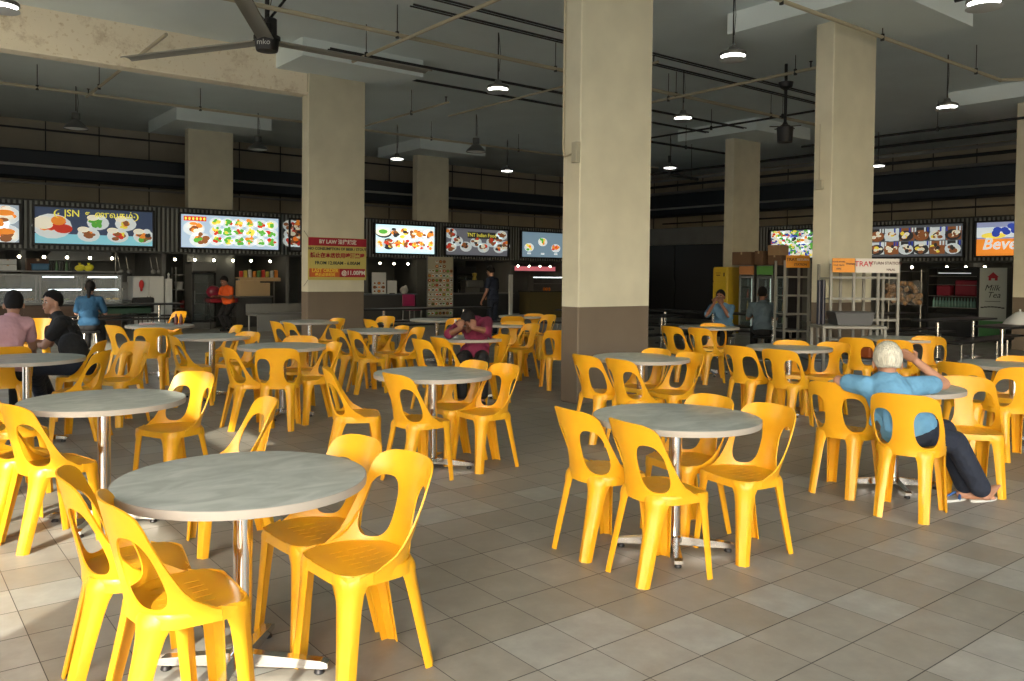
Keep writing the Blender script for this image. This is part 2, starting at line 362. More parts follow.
pipe('sprinkler_pipe',[(-2.5,18.95,zA),(21,18.95,zA)],.03,M_PIPE,'thin cream sprinkler pipe under the ceiling between the left beam and the rear wall',[(x,18.95,zA) for x in (2.7,5.9,8.6,12,15)])
pipe('sprinkler_pipe',[(4,6.46,zA),(16.3,6.46,zA),(16.9,5.7,zA)],.03,M_PIPE,'cream sprinkler pipe running in front of the right pillar to the upper right',[(x,6.46,zA) for x in (9.5,12.1,15.3)])
pipe('sprinkler_branch',[(6.5,6.8,zA-.05),(6.52,12.8,zA-.05)],.028,M_PIPE,'cream sprinkler branch crossing the long pipe left of the central pillar',[(6.51,12.3,zA-.05),(6.5,8.3,zA-.05)],sprinkle=[(6.52,12.7,zA-.05)])
pipe('sprinkler_branch',[(12.8,8.0,zA-.05),(12.8,12.2,zA-.05)],.028,M_PIPE,'cream sprinkler branch crossing the long pipe right of the central pillar',[(12.8,8.4,zA-.05),(12.8,11.3,zA-.05)],sprinkle=[(12.8,8.1,zA-.05)])
pipe('sprinkler_branch',[(3.6,13.2,zA-.05),(3.6,19,zA-.05)],.028,M_PIPE,'cream sprinkler branch crossing the stained beam at upper left',[(3.6,17.8,zA-.05)],sprinkle=[(3.6,18.8,zA-.05)])
pipe('sprinkler_branch',[(9.6,14.5,zA-.05),(9.6,20.5,zA-.05)],.022,M_PIPE,'thin sprinkler branch right of the pillar with the red notice',[(9.6,16,zA-.05)],sprinkle=[(9.6,14.6,zA-.05)])
pipe('sprinkler_branch',[(2.9,6.2,zA-.1),(2.95,9.4,zA-.1)],.026,M_PIPE,'short cream branch pipe at the top beside the fan blades',[(2.94,8.6,zA-.1)],sprinkle=[(2.95,9.35,zA-.1)])
pipe('sprinkler_branch',[(10.6,9.6,zA),(10.6,16,zA)],.022,M_PIPE,'sprinkler branch seen just right of the central pillar near the ceiling',[(10.6,10.2,zA)],sprinkle=[(10.6,9.7,zA)])
pipe('sprinkler_branch',[(16.3,9,zA),(16.3,16,zA)],.024,M_DARK,'dark sprinkler branch behind the right pillar',[(16.3,11,zA),(16.3,13,zA)],sprinkle=[(16.3,9.2,zA)])
for k,(y,z) in enumerate(((10.3,5.36),(9.9,5.38),(13.0,5.3),(14.2,5.35))):
    t=thing('cable_conduit','thin dark conduit under the ceiling parallel to the long sprinkler pipe','conduit',(6.2,y,z),0,'conduits under the ceiling')
    b=MB(); b.tube([(0,0,0),(11.5,0,0)],.016,n=6); 
    b.build('conduit_run',M_DARK,t)
    b=MB(); b.tube([(0,.09,0),(11.5,.09,0)],.012,n=6); b.build('conduit_run',M_DARK,t)
pipe('sprinkler_pipe',[(13.6,14.8,5.0),(20.5,14.8,5.0)],.03,M_DARK,'dark pipe near the ceiling passing before the rear right pillar',[(15,14.8,5),(17.5,14.8,5)])
pipe('drain_pipe',[(18.9,16.6,5.1),(18.9,16.6,4.55),(20.2,16.6,4.5)],.05,M_DARK,'dark bent drain pipe hanging right of the central pillar',[(19.9,16.6,4.5)])
pipe('sprinkler_branch',[(19.4,4.2,4.95),(19.4,12.5,4.95)],.03,M_DARK,'dark pipe near the ceiling between the right pillar and the far right pillar',[(19.4,6,4.95),(19.4,9,4.95)])
pipe('sprinkler_branch',[(11.4,1.5,5.2),(11.4,5.1,5.2)],.03,M_DARK,'dark pipe at the top right corner beside the bright lamp',[(11.4,4,5.2)])

# ------------------------------------------------------------ lamps
M_LAMP=emat('lamp_glow',(1,.98,.93),9)
def lamp_proto(lit):
    t=thing('highbay_lamp','x','lamp')
    if lit:
        MB().lathe([(.02,.16),(.05,.15),(.07,.09),(.16,.06),(.185,.045),(.19,.02),(.185,0)]).build('housing',M_STEEL,t)
        MB().lathe([(0,-.012),(.1,-.012),(.165,-.004),(.18,.01)][::-1]).build('light_panel',M_LAMP,t)
        MB().lathe([(.187,-.06),(.192,-.058),(.192,-.052),(.187,-.05)]).build('safety_ring',M_WHITE,t)
    else:
        MB().lathe([(.03,.36),(.085,.35),(.09,.22),(.07,.20),(.10,.185),(.16,.12),(.235,.05),(.26,0),(.255,0),(.22,.05),(.1,.15),(0,.16)]).build('reflector',mat('lamp_reflector',(.12,.125,.12),rough=.35,metal=.3),t)
        MB().lathe([(0,-.005),(.15,-.004),(.235,.012)][::-1]).build('diffuser',mat('frosted_lens',(.8,.82,.8),rough=.5),t)
    b=MB(); b.tube([(0,0,.14 if lit else .4),(0,0,.95)],.011,n=6); b.tube([(.02,0,.3),(.05,0,.6),(.01,0,.93)],.005,n=5); b.build('cord',M_DARK,t)
    return t
PL=lamp_proto(True); PU=lamp_proto(False)
lit=[((498,89),'lit round high-bay lamp left of the central pillar'),((733,56),'lit round high-bay lamp right of the central pillar, the larger and nearer one'),((683,118),'lit round high-bay lamp low beside the right edge of the central pillar'),
 ((947,107),'lit round high-bay lamp between the right pillar and the far right pillar'),((397,159),'small lit high-bay lamp just right of the pillar with the red notice'),((507,171),'small lit high-bay lamp low beside the left edge of the central pillar'),
 ((670,168),'tiny lit lamp far back near the rear right pillar'),((878,166),'small lit lamp at the right edge of the right pillar'),((984,3),'lit lamp at the top right corner of the photo'),((2,6),'lit lamp at the top left corner of the photo'),]
for k,((x,y),lb) in enumerate(lit):
    o=PL if k==0 else copy_tree(PL); o.location=at(x,y,4.65); o['label']=lb; o['group']='lit lamps under the ceiling'
for k,((x,y),lb) in enumerate([((76,129),'unlit bell-shaped lamp under the upper left beam'),((258,150),'unlit bell-shaped lamp left of the pillar with the red notice'),((476,152),'unlit bell-shaped lamp above the middle menu boards')]):
    o=PU if k==0 else copy_tree(PU); o.location=at(x,y,4.65 if k<2 else 4.6); o['label']=lb; o['group']='unlit lamps under the ceiling'

# ------------------------------------------------------------ large ceiling fan
fz=4.8; fp=at(267,45,fz)
t=thing('ceiling_fan','huge black-hubbed ceiling fan with three long grey blades at upper left','fan',fp)
b=MB(); b.lathe([(0,-.1),(.15,-.09),(.16,-.06),(.17,.06),(.19,.075),(.19,.12),(.1,.13),(.08,.3),(.05,.32)]); b.box((.05,.0,.25),(.16,.14,.3),bev=.02); b.build('motor_hub',M_BLK,t)
b=MB(); b.tube([(0,0,.3),(0,0,CEILZ-fz)],.035); b.build('drop_rod',M_BLK,t)
for a in (.5,2.6,4.6):
    b=MB(); b.tube([(.03*math.cos(a),.03*math.sin(a),.36),(.42*math.cos(a),.42*math.sin(a),CEILZ-fz)],.02 if a==.5 else .006,n=6); b.build('guy_wire',M_BLK,t)
M_BLADE=mat('fan_blade_grey',(.25,.245,.21),rough=.5)
for a in (-.2,119.3,-120.2):
    a=math.radians(a); b=MB(); rows=[]
    for s in np.linspace(.16,2.76,8):
        w=.11
        rows.append([(s,y_,.05+h) for y_,h in ((-w,-.015),(-w*.5,.012),(0,.018),(w*.6,.008),(w,-.01))])
    b.grid(rows); me=baked(b,'blade',M_BLADE,[('SOLIDIFY',dict(thickness=.018))]); o=link('blade',me,t); o.rotation_euler.z=a
o=lettering('mko',.11,M_WHITE,t,0,0,0,name='logo')
o.matrix_local=Matrix.Rotation(-YAW,4,'Z')@Matrix.Translation((0,-.172,0))
# small dark fan motor behind
p=at(785,132,4.3)
t=thing('small_ceiling_fan','small black ceiling fan motor hanging left of the right pillar','fan',p)
b=MB(); b.lathe([(0,-.22),(.14,-.2),(.15,.0),(.16,.08),(.06,.14),(.03,.2)]); b.build('motor',M_BLK,t)
b=MB(); b.tube([(0,0,.15),(0,0,CEILZ-4.3)],.03); b.lathe([(.14,.95),(.12,.86),(.03,.8)]); b.build('drop_rod',M_BLK,t)
for a in range(5):
    a=a*2*PI/5; MB().box((math.cos(a)*.2,math.sin(a)*.2,.1),(.2,.03,.015),rz=a).build('blade_bracket',M_BLK,t)

# ------------------------------------------------------------ yellow chair
def chair_backrest():
    b=MB(); H0,H1=.435,.79
    def S(u,t):
        xb=-.142-.082*max(t,0)**1.1; R=.188+.16*max(t,0); a=abs(u)/R; amx=math.radians(86)
        if a<amx: x=xb+R*(1-math.cos(a)); y=R*math.sin(a)
        else:
            e=(a-amx)*R; x=xb+R*(1-math.cos(amx))+e; y=R*math.sin(amx)+e*.07
        return (x,math.copysign(y,u),H0+(H1-H0)*t)
    bd=[(0,-.10),(0,1.0),(.07,.998),(.125,.99),(.162,.965),(.188,.93),(.205,.88),(.214,.81),(.220,.71),(.229,.59),(.239,.46),(.250,.33),(.262,.21),(.28,.12),(.305,.06),(.335,.03),(.345,.022),(.345,-.10)]
    hc=(.136,.375)
    def hole(th):
        c,s=math.cos(th),math.sin(th); n=2.7; a,bb=.075,.335
        rr=(abs(c/a)**n+abs(s/bb)**n)**(-1/n)
        u=rr*c; t=rr*s
        u-=.006*(t/.325)
        return (hc[0]+u,hc[1]+t)
    def hit(th):
        c,s=math.cos(th),math.sin(th); best=None
        # work in metres for even angles
        for i in range(len(bd)):
            (x1,y1),(x2,y2)=bd[i],bd[(i+1)%len(bd)]
            dx,dy=x2-x1,y2-y1; den=c*dy-s*dx
            if abs(den)<1e-9: continue
            k=((x1-hc[0])*dy-(y1-hc[1])*dx)/den; q=((x1-hc[0])*s-(y1-hc[1])*c)/den
            if k>0 and -1e-6<=q<=1+1e-6 and (best is None or k<best): best=k
        return (hc[0]+best*c,hc[1]+best*s)
    ths=[]
    for i in range(56): ths.append(math.atan2(math.sin(2*PI*i/56)*2.6,math.cos(2*PI*i/56)))
    for p in bd: ths.append(math.atan2(p[1]-hc[1],p[0]-hc[0]))
    ths=sorted(set(round(x,6) for x in ths)); ths=[x for i,x in enumerate(ths) if i==0 or x-ths[i-1]>.012 or any(abs(x-math.atan2(p[1]-hc[1],p[0]-hc[0]))<1e-5 for p in (bd[0],bd[1],bd[-1]))]
    for sg in (1,-1):
        rows=[]
        for k in range(6):
            f=k/5; row=[]
            for th in ths+[ths[0]]:
                h=hole(th); e=hit(th); row.append(S(sg*(h[0]*(1-f)+e[0]*f) if e[0]>1e-6 or f<1 else 0.0,h[1]*(1-f)+e[1]*f))
            rows.append(row)
        b.grid(rows,flip=(sg<0))
        rows=[]
        for k in range(6):
            f=k/5; u=.345+.05*f; tt=.022*(1-f)**2+.0
            rows.append([(q[0],q[1]-sg*.010*f,q[2]) for q in [S(sg*u,-.10+.02*f+(tt+.10-.04*f)*j/3) for j in range(4)]])
        b.grid(rows,flip=(sg>0))
    return baked(b,'backrest',M_YEL,[('SOLIDIFY',dict(thickness=.007,offset=1,use_even_offset=False))],merge=2e-4,ang=50)
def seat_map(u,v):
    uu=u*(1-(.10 if u>0 else .30)*abs(v)**(5 if u>0 else 2.4)); vv=v*(1-(.12 if u>0 else .20)*abs(u)**(5 if u>0 else 3))
    x=.198*uu if uu>0 else .135*uu
    y=vv*(.186+.008*uu)
    return x,y
def chair_seat():
    b=MB()
    xs=sorted(set([-1,-.93,-.8,-.62,.78,.9,.97,1]+[v for a in (-.48,-.1,.28) for v in (a,a+.26)]))
    ys=[-1,-.96,-.88,-.75]
    sl=[-.52,-.26,0,.26,.52]
    for c in sl: ys+=[c-.011,c+.011]
    ys+=[.75,.88,.96,1]; ys=sorted(ys)
    def z(u,v):
        d=max(abs(u),abs(v)); zz=.437-.012*(1-min(1,d)**2)
        if u>.75: zz-=.010*((u-.75)/.25)**2
        return zz
    rows=[[(*seat_map(u,v),z(u,v)) for v in ys] for u in xs]
    def skip(i,j):
        um=(xs[i]+xs[i+1])/2; vm=(ys[j]+ys[j+1])/2
        return any(abs(vm-c)<.011 for c in sl) and any(a<um<a+.26 for a in (-.48,-.1,.28))
    b.grid(rows,skip=skip)
    # skirt
    ring=[(u,-1) for u in xs]+[(1,v) for v in ys[1:]]+[(u,1) for u in reversed(xs[:-1])]+[(-1,v) for v in reversed(ys[1:-1])]
    ring.append(ring[0])
    def off(k,z_):
        r=[]
        for u,v in ring:
            x,y=seat_map(u,v); r.append((x*(1+k),y*(1+k),z_ if z_ else z(u,v)))
        return r
    b.grid([off(0,None),off(.018,.431),off(.026,.42),off(.03,.392)],flip=True)
    return baked(b,'seat',M_YEL,[('SOLIDIFY',dict(thickness=.004,offset=-1))],merge=1e-4,ang=45)
def chair_leg(front,side):
    cx,cy,fx,fy=(.160,.146,.186,.166) if front else (-.092,.118,-.180,.127)
    cy*=side; fy*=side
    dv=Vector((.75 if front else -.8,side*.66,0)).normalized(); tv=Vector((-dv.y,dv.x,0))
    b=MB(); rows=[]
    for z,w,dp in ((.432,.15,.046),(.410,.135,.043),(.39,.115,.040),(.36,.095,.037),(.31,.083,.035),(.22,.074,.032),(.10,.066,.029),(.0,.060,.026)):
        k=1-z/.41; c=Vector((cx+(fx-cx)*k,cy+(fy-cy)*k,z))
        row=[]
        for a in (-1,-.93,-.78,-.5,-.2,.2,.5,.78,.93,1):
            row.append(c+tv*(a*w/2)+dv*(.030-dp*abs(a)**2.6-(.006 if z<.38 and abs(a)<.3 else 0)-(.010 if z>.43 else .0)))
        rows.append(row)
    b.grid(rows,flip=True)
    return baked(b,'leg',M_YEL,[('SOLIDIFY',dict(thickness=.006,offset=1))],ang=50)
ME_BACK=chair_backrest(); ME_SEAT=chair_seat(); ME_LEGS=[chair_leg(f,s) for f in (1,0) for s in (1,-1)]
NCH=[0]
def chair(loc,h,label,group):
    t=thing('plastic_chair',label,'chair',loc,math.radians(h),group)
    link('seat',ME_SEAT,t); link('backrest',ME_BACK,t)
    for me in ME_LEGS: link('leg',me,t)
    NCH[0]+=1
    return t
TOPZ=.79
def chair_at(px,py,h,label,group='yellow plastic chairs',z=TOPZ):
    a=math.radians(h)
    if px>=20000: return chair((px-30000,py-30000,0),h,label,group)
    p=at(px,py,z)
    return chair((p.x+.207*math.cos(a),p.y+.207*math.sin(a),0),h,label,group)
def chair_pos(pp,h):
    p=at(pp[0],pp[1],TOPZ); a=math.radians(h); return Vector((p.x+.207*math.cos(a),p.y+.207*math.sin(a),0))
# ------------------------------------------------------------ round tables
TR=.452
def table_proto():
    t=thing('round_table','x','table')
    MB().lathe([(TR-.02,.690),(TR-.002,.692),(TR-.002,.7195),(TR-.006,.7200),(0,.7203)],n=64).build('tabletop',M_LAM,t,ang=30)
    MB().lathe([(TR-.003,.6885),(TR+.002,.689),(TR+.0035,.704),(TR+.002,.7185),(TR-.003,.7190)],n=64).build('edge_band',M_EDGE,t)
    MB().lathe([(.16,.688),(.16,.683),(.05,.675),(.036,.66),(.036,.08),(.045,.07),(.045,.045)],n=24).build('column',M_CHR,t)
    for k in range(4):
        a=PI/4+k*PI/2
        b=MB(); b.prism([(0,.028),(.30,.022),(.325,.024),(.325,.042),(.30,.05),(.03,.075),(0,.075)],-.02,.02); f=b.build('foot',M_CHR,t,smooth=False); f.rotation_euler.z=a
        g=MB().lathe([(.019,0),(.021,.004),(.016,.016),(.009,.018),(.009,.03)],(.29,0,0),n=12).build('glide',M_BLK,f)
    return t
PT=table_proto()
first=[True]
def table(px,py,label,rz=0,z=.72):
    p=at(px,py,z); o=PT if first[0] else copy_tree(PT); first[0]=False
    o.location=(p.x,p.y,0); o.scale.z=1.02; o.rotation_euler.z=rz; o['label']=label; o['group']='round grey tables'
    return o
table(243,480.5,'nearest round grey table, at the bottom left, largest of all',.1)
table(676,418.5,'round grey table in the foreground right of centre, four chairs around it',0)
table(104,401.5,'round grey table behind the nearest one, at the left',.15)
table(433,374.5,'round grey table left of the central pillar, in the second row',0.0)
table(27,359.5,'round table at the left edge in front of the seated men',.3)
table(283,347,'round table in the middle left with a chair backed towards the viewer',.1)
table(212,337,'round table behind the middle left one, beside the white partition',.2)
table(375,331,'round table before the foot of the pillar with the red notice, to its right',.1)
table(310,322,'round table in front of the steel bench at the pillar with the red notice',.3)
table(468,338.5,'round table where the person in maroon is drinking',0)
table(160,326,'round table near the white partition, with small things on it',.5)
table(641,358.5,'round table just right of the foot of the central pillar',.1)
table(709,327.5,'round table far back right of the central pillar',.2)
table(789,348,'round table right of centre, left of the man in the blue shirt',.1)
table(895,387.5,'round table the white-haired man leans on',0)
table(899,339,'round table behind the white-haired man',.4)
table(1014,365.5,'round table cut by the right edge of the photo',.1)
table(511,325,'small distant round table left of the central pillar, the nearer of two',.2)
table(523,316.5,'small distant round table left of the central pillar, the farther of two',.5)
table(437,320,'distant round table in front of the tall menu standee',.3)
CH=[ # px,py of the top of the back, heading, label
(30001.49,30002.78,183,'yellow chair at the right of the nearest table, the one closest to the viewer'),
(366,437,183,'yellow chair at the right of the nearest table, behind its closest neighbour'),
(30000.79,30002.80,-2,'sunlit yellow chair at the lower left, closest to the viewer'),
(30000.74,30003.21,-10,'yellow chair at the lower left, just behind the sunlit closest one'),
(272,398,172,'yellow chair beyond the nearest table, only its curved back showing'),
(30003.13,30002.80,-9,'nearer left chair of the foreground table right of centre'),
(30003.15,30003.24,-6,'farther left chair of the foreground table right of centre'),
(30003.79,30002.74,171,'nearer right chair of the foreground table right of centre'),
(716,395,172,'farther right chair of the foreground table right of centre'),
(582,354.5,-3,'left chair behind the foot of the central pillar, the farther of two'),
(616,358.5,-4,'second chair right of the foot of the central pillar, the nearer of two'),
(660,348.5,178,'farther right chair of the table beside the central pillar'),
(694,352.5,170,'nearer right chair of the table beside the central pillar'),
(325,367,-25,'yellow chair standing apart left of the second-row table, seen from its side'),
(30003.14,30005.14,3,'near left chair of the second-row table left of the central pillar'),
(30003.81,30005.17,179,'near right chair of the second-row table left of the central pillar'),
(479,360.5,178,'far right chair of the second-row table left of the central pillar'),
(417.6,338.5,0,'left of two chairs standing side by side at the drinking person\'s table'),
(436,337,-2,'right of two chairs standing side by side at the drinking person\'s table'),
(504.6,334.5,178,'right chair at the drinking person\'s table'),
(459,318,225,'chair the drinking person in maroon sits on'),
(350.5,330,-5,'chair with its back to the notice pillar, left of the table there'),
(333,328,0,'chair half hidden behind its neighbour left of the table by the notice pillar'),
(340,318,190,'chair with its back against the dark foot of the notice pillar'),
(388,316,200,'chair behind the table right of the notice pillar, farthest of that cluster'),
(405,325.5,178,'middle chair right of the table by the notice pillar'),
(421,327,175,'rightmost chair at the table by the notice pillar'),
(224.5,346.5,-2,'left chair of the middle left table'),
(276.5,348,62,'chair backed squarely to the viewer at the middle left table'),
(302,335.5,232,'chair facing the viewer behind the middle left table'),
(338,342,175,'right chair of the middle left table'),
(251,331.5,205,'chair right of the table beside the white partition, front turned to the viewer'),
(240,325,178,'chair seen edge-on right of the table beside the white partition'),
(273,321,0,'left of two chairs side by side before the steel bench'),
(286,322,0,'right of two chairs side by side before the steel bench'),
(170.5,335,-5,'left chair of the table beside the white partition'),
(151,327.5,72,'chair backed to the viewer at the small-things table'),
(110.6,325,20,'chair left of the small-things table beside the woman in blue'),
(182,311,200,'dull yellow chair far back in front of the dark stall'),
(104,340,155,'chair the man in black sits on'),
(30001.50,30008.12,148,'chair with its side to the viewer nearest behind the man in black'),
(30001.97,30008.72,208,'chair facing the viewer between the two left tables'),
(7,346.5,85,'chair the man in pink sits on'),
(40,318,250,'yellow chair partly hidden beyond the man in black'),
(30000.78,30005.14,14,'sunlit chair at the left edge beside the second left table, the nearer one'),
(30000.66,30005.44,16,'chair at the left edge beside the second left table, half outside the photo'),
(30001.66,30005.86,204,'yellow chair right of the second left table'),
(-28,378,10,'chair whose seat pokes in from the left edge behind the second left table'),
(736,345.5,0,'left chair of the table right of centre'),
(777,349,5,'near chair backed to the viewer at the table right of centre'),
(791,340,215,'far chair of the table right of centre, only its top showing'),
(836,342,185,'right chair of the table right of centre, beside the white-haired man'),
(669,326,0,'leftmost chair of the far table right of the central pillar'),
(697,327.5,2,'second chair of the far table right of the central pillar'),
(713,323,215,'far chair of the far table right of the central pillar, only its top showing'),
(30005.40,30003.10,6,'empty chair left of the white-haired man'),
(30005.23,30002.56,15,'chair the white-haired man sits on'),
(963,376,215,'chair right of the white-haired man, facing his table'),
(956,362,-5,'chair behind the one right of the white-haired man, facing the right edge table'),
(1026,367,50,'chair cut by the right edge of the photo'),
(1021,356,190,'farther chair at the right edge of the photo, half hidden by the table'),
(855,337.5,15,'left chair of the table behind the white-haired man'),
(893,339.5,12,'chair hidden behind the head of the white-haired man'),
(929,336,198,'right chair of the table behind the white-haired man'),
(534,323.5,180,'near right chair at the distant tables left of the central pillar'),
(514,321,215,'chair facing the viewer behind the nearer distant table'),
(513,316,60,'chair between the two distant tables left of the central pillar'),
(535,313.5,215,'farthest chair at the distant tables left of the central pillar'),
(551,314.5,180,'far right chair at the distant tables left of the central pillar'),
(560,330,60,'chair half hidden by the left edge of the central pillar'),
(367,319,0,'chair peeping out right of the notice pillar'),
]
for x,y,h,lb in CH: chair_at(x,y,h,lb)
# ==== STALLS AND PEOPLE ====
# ------------------------------------------------------------ food stalls: menu boards
PAL=[('food_red',(.55,.04,.02)),('food_orange',(.8,.25,.03)),('food_yellow',(.85,.65,.08)),('food_green',(.10,.38,.05)),('food_brown',(.25,.09,.03)),('food_cream',(.85,.8,.62)),('plate_white',(.62,.68,.68)),('food_dark',(.03,.03,.03)),('text_yellow',(.9,.8,.1)),('panel_blue',(.03,.06,.35)),('panel_cyan',(.25,.6,.7))]
def pal(e,tag_):
    return [emat(n+tag_,c,e) for n,c in PAL]
def board(label,x0,x1,right,bg,e,draw,z0=2.12,z1=2.98,group=None):
    """backlit menu board on the stall front; x0,x1 = photo columns of its ends"""
    if right: a=atX(x0,240,22.86); b_=atX(x1,240,22.86); w=a.y-b_.y; loc=(22.86,(a.y+b_.y)/2,(z0+z1)/2); rz=-PI/2
    else: a=atY(x0,240,22.16); b_=atY(x1,240,22.16); w=b_.x-a.x; loc=((a.x+b_.x)/2,22.16,(z0+z1)/2); rz=0
    h=z1-z0
    t=thing('menu_board',label,'menu board',loc,rz,group or 'menu boards on the stall fronts')
    f=MB(); k=.045
    for c,d in (((0,0,h/2+k/2),(w+2*k,.1,k)),((0,0,-h/2-k/2),(w+2*k,.1,k)),((-w/2-k/2,0,0),(k,.1,h)),((w/2+k/2,0,0),(k,.1,h)),((0,.04,0),(w,.02,h))): f.box(c,d)
    f.build('frame',M_BLK,t)
    tagn='_%s'%str(e).replace('.','')
    mats=pal(e,tagn)+[emat('board_bg_%d_%d_%d_%s'%(bg[0]*99,bg[1]*99,bg[2]*99,tagn),bg,e)]
    s=MB(); s.box((0,.02,0),(w,.02,h),mi=len(mats)-1)
    s.w,s.h=w,h; draw(s,w,h); s.build('screen',mats,t,smooth=False)
    t['_w']=w; return t,w,h,mats
RNG=random.Random(7)
def dish(s,x,z,r,cols,y=.006,plate=6,sq=.7):
    if plate is not None: s.disc((x,0,z),r*1.25,r*1.25*sq,y=y,mi=plate)
    for k in range(12):
        a=RNG.uniform(0,2*PI); q=RNG.uniform(0,.85)*r
        s.disc((x+q*math.cos(a),0,z+q*math.sin(a)*sq+r*.1),r*RNG.uniform(.22,.5),r*RNG.uniform(.18,.36),y=y-.0006*(k+1),n=8,mi=RNG.choice(cols))
def d_jsn(s,w,h):
    s.box((0,.008,-h*.36),(w,.002,h*.27),mi=10)
    dish(s,-w*.36,-h*.02,.34,[0,1,1,0,4]); s.disc((-w*.43,0,h*.10),.22,.12,y=-.003,mi=5); s.disc((-w*.43,0,h*.0),.2,.09,y=-.004,mi=5)
    s.disc((-w*.27,0,-h*.08),.2,.11,y=-.003,mi=0); s.disc((-w*.31,0,h*.14),.16,.11,y=-.004,mi=1)
    for x,z,c in ((-.06,-.22,[0,1,4]),(.19,-.22,[0,2,4]),(.42,-.22,[1,4,3,7]),(.02,.12,[3,2,3]),(.26,.12,[1,4,2])):
        dish(s,w*x,h*z,.20,c); s.disc((w*x-.12,0,h*z+.12),.13,.07,y=-.006,mi=5); s.disc((w*x+.07,0,h*z+.13),.09,.06,y=-.006,mi=6)
def d_green(s,w,h):
    s.box((-w*.36,.004,h*.38),(w*.22,.003,h*.14),mi=0)
    for k in range(6): s.disc((-w*(.45-.036*k),0,h*.38),w*.011,h*.05,y=.0,n=6,mi=8)
    dish(s,-w*.37,h*.08,.22,[1,4,5,1]); dish(s,-w*.31,-h*.26,.22,[4,4,1,3])
    for i in range(6):
        for j in range(3): dish(s,-w*.15+i*w*.115,h*.29-j*h*.28,.145,[3,3,RNG.choice([0,1,2,2]),RNG.choice([2,1,5,0])])
def d_white(s,w,h):
    s.disc((-w*.36,0,h*.2),.28,.15,y=.004,mi=7); s.disc((-w*.37,0,h*.24),.26,.13,y=.002,mi=5); s.disc((-w*.37,0,h*.25),.16,.07,y=0,mi=3)
    for i in range(5): dish(s,-w*.17+i*w*.145,h*.2,.19,[1,4,5,2,7,1],sq=.8)
    for i in range(7): dish(s,-w*.42+i*w*.14,-h*.18,.165,[1,0,2,1,4,5],sq=.85,plate=7 if i==1 else 6)
def d_dim(s,w,h):
    s.box((w*.07,.004,h*.27),(w*.45,.004,h*.25),mi=7)
    for x,z in ((-.42,.3),(-.32,.02),(-.42,-.2),(-.18,-.18),(-.02,.0),(.1,-.2),(.24,.02),(.32,.15),(.4,.3),(.36,-.2),(.45,-.1)): dish(s,w*x,h*z,.19,[4,1,4,0,5,4,7])
def d_circ(s,w,h):
    for i in range(7): dish(s,-w*.42+i*w*.14,-h*(.12 if i%2==0 else -.12),.17,[3,2,1,5] if i!=2 else [1,1,0]); s.box((-w*.42+i*w*.14,.004,-h*.36),(.16,.002,.06),mi=6)
    for i in range(10): s.disc((w*.1+i*.07,0,h*.38),.02,.02,y=.004,n=6,mi=8)
def d_multi(s,w,h):
    for i in range(9):
        for j in range(4): dish(s,-w*.44+i*w*.11,h*.36-j*h*.24,.15,[RNG.choice([0,1,2,3,9]),3,5,RNG.choice([0,9,7])],plate=RNG.choice([6,6,9,None]))
def d_drinks(s,w,h):
    for i in range(6):
        for j in range(2):
            x=-w*.40+i*w*.16; z=h*.22-j*h*.44
            s.box((x+.02,.008,z),(w*.15,.001,h*.40),mi=[7,6,4][(i+j)%3]); dish(s,x,z-.04,.17,[5,4,2 if (i+j)%3 else 4,5,7,4],plate=[4,7,6][(i*2+j)%3])
            for k in range(3): s.box((x+.1+k*.08,.002,z+.12),(.045,.002,.12),mi=RNG.choice([6,6,9]))
def d_bev(s,w,h):
    s.box((-w*.1,.006,h*.2),(w*.8,.002,h*.3),mi=6); s.box((0,.007,-h*.25),(w,.001,h*.5),mi=1); s.disc((-w*.3,0,h*.1),.3,.08,y=.003,mi=2)
    for k in range(12): s.disc((-w*.12+RNG.uniform(-.32,.32),0,h*.26+RNG.uniform(-.12,.12)),.1,.07,y=.002-.0005*k,n=8,mi=9)
    dish(s,w*.2,-h*.36,.16,[0,0,0],plate=None); dish(s,w*.02,-h*.4,.1,[0,0,4],plate=None)
def d_burger(s,w,h):
    for x,z in ((.1,.22),(.12,-.28),(-.2,0)): dish(s,w*x,h*z,.26,[5,1,4,1]); s.disc((w*x,0,h*z+.06),.2,.07,y=-.006,mi=1)
t,w,h,mm_=board('dark blue backlit menu board with JSN and Tamil lettering and plates of food',34.5,152.5,False,(.04,.06,.11),.5,d_jsn)
lettering('JSN',.23,mm_[8],t,-w*.20,-.01,h*.35,bold=.002,ext=.001); lettering('உணவகம்',.20,mm_[8],t,w*.115,-.01,h*.35,bold=.002,ext=.001)
for sx,x in ((1,-w*.31),(-1,w*.335)):
    b=MB(); rows=[[],[]]
    for k in range(13):
        a=PI*(.35+1.3*k/12); q=.02*math.sin(PI*k/12)
        rows[0].append((x+sx*.10*math.cos(a),-.008,h*.33+.10*math.sin(a))); rows[1].append((x+sx*((.10-q*1.2)*math.cos(a)+q*.5),-.008,h*.33+(.10-q)*math.sin(a)))
    b.grid(rows); b.disc((x+sx*.0,0,h*.33),.022,.022,y=-.008,n=5); b.build('crescent_emblem',mm_[8],t,smooth=False)
board('bright pale menu board with rows of green-garnished dishes and a red strip',180.5,278.5,False,(.36,.46,.56),1.0,d_green)
board('small dark lattice-patterned menu board at the left edge of the notice pillar',290,300,False,(.05,.05,.05),.3,d_dim)
board('bright white-cyan menu board with two rows of dishes right of the notice pillar',375,434.5,False,(.55,.78,.82),1.15,d_white)
t,w,h,mm_=board('dim grey menu board with a black title strip and yellow lettering',445.5,507.5,False,(.16,.165,.19),.45,d_dim)
lettering('TNT Indian Food',.17,mm_[8],t,w*.07,-.006,h*.27,bold=.002,ext=.001)
board('grey-blue menu board with round white plates, cut by the central pillar',521.5,612,False,(.16,.24,.30),.8,d_circ)
board('burger menu board cut by the left edge of the photo',-18,19,False,(.28,.33,.38),.7,d_burger)
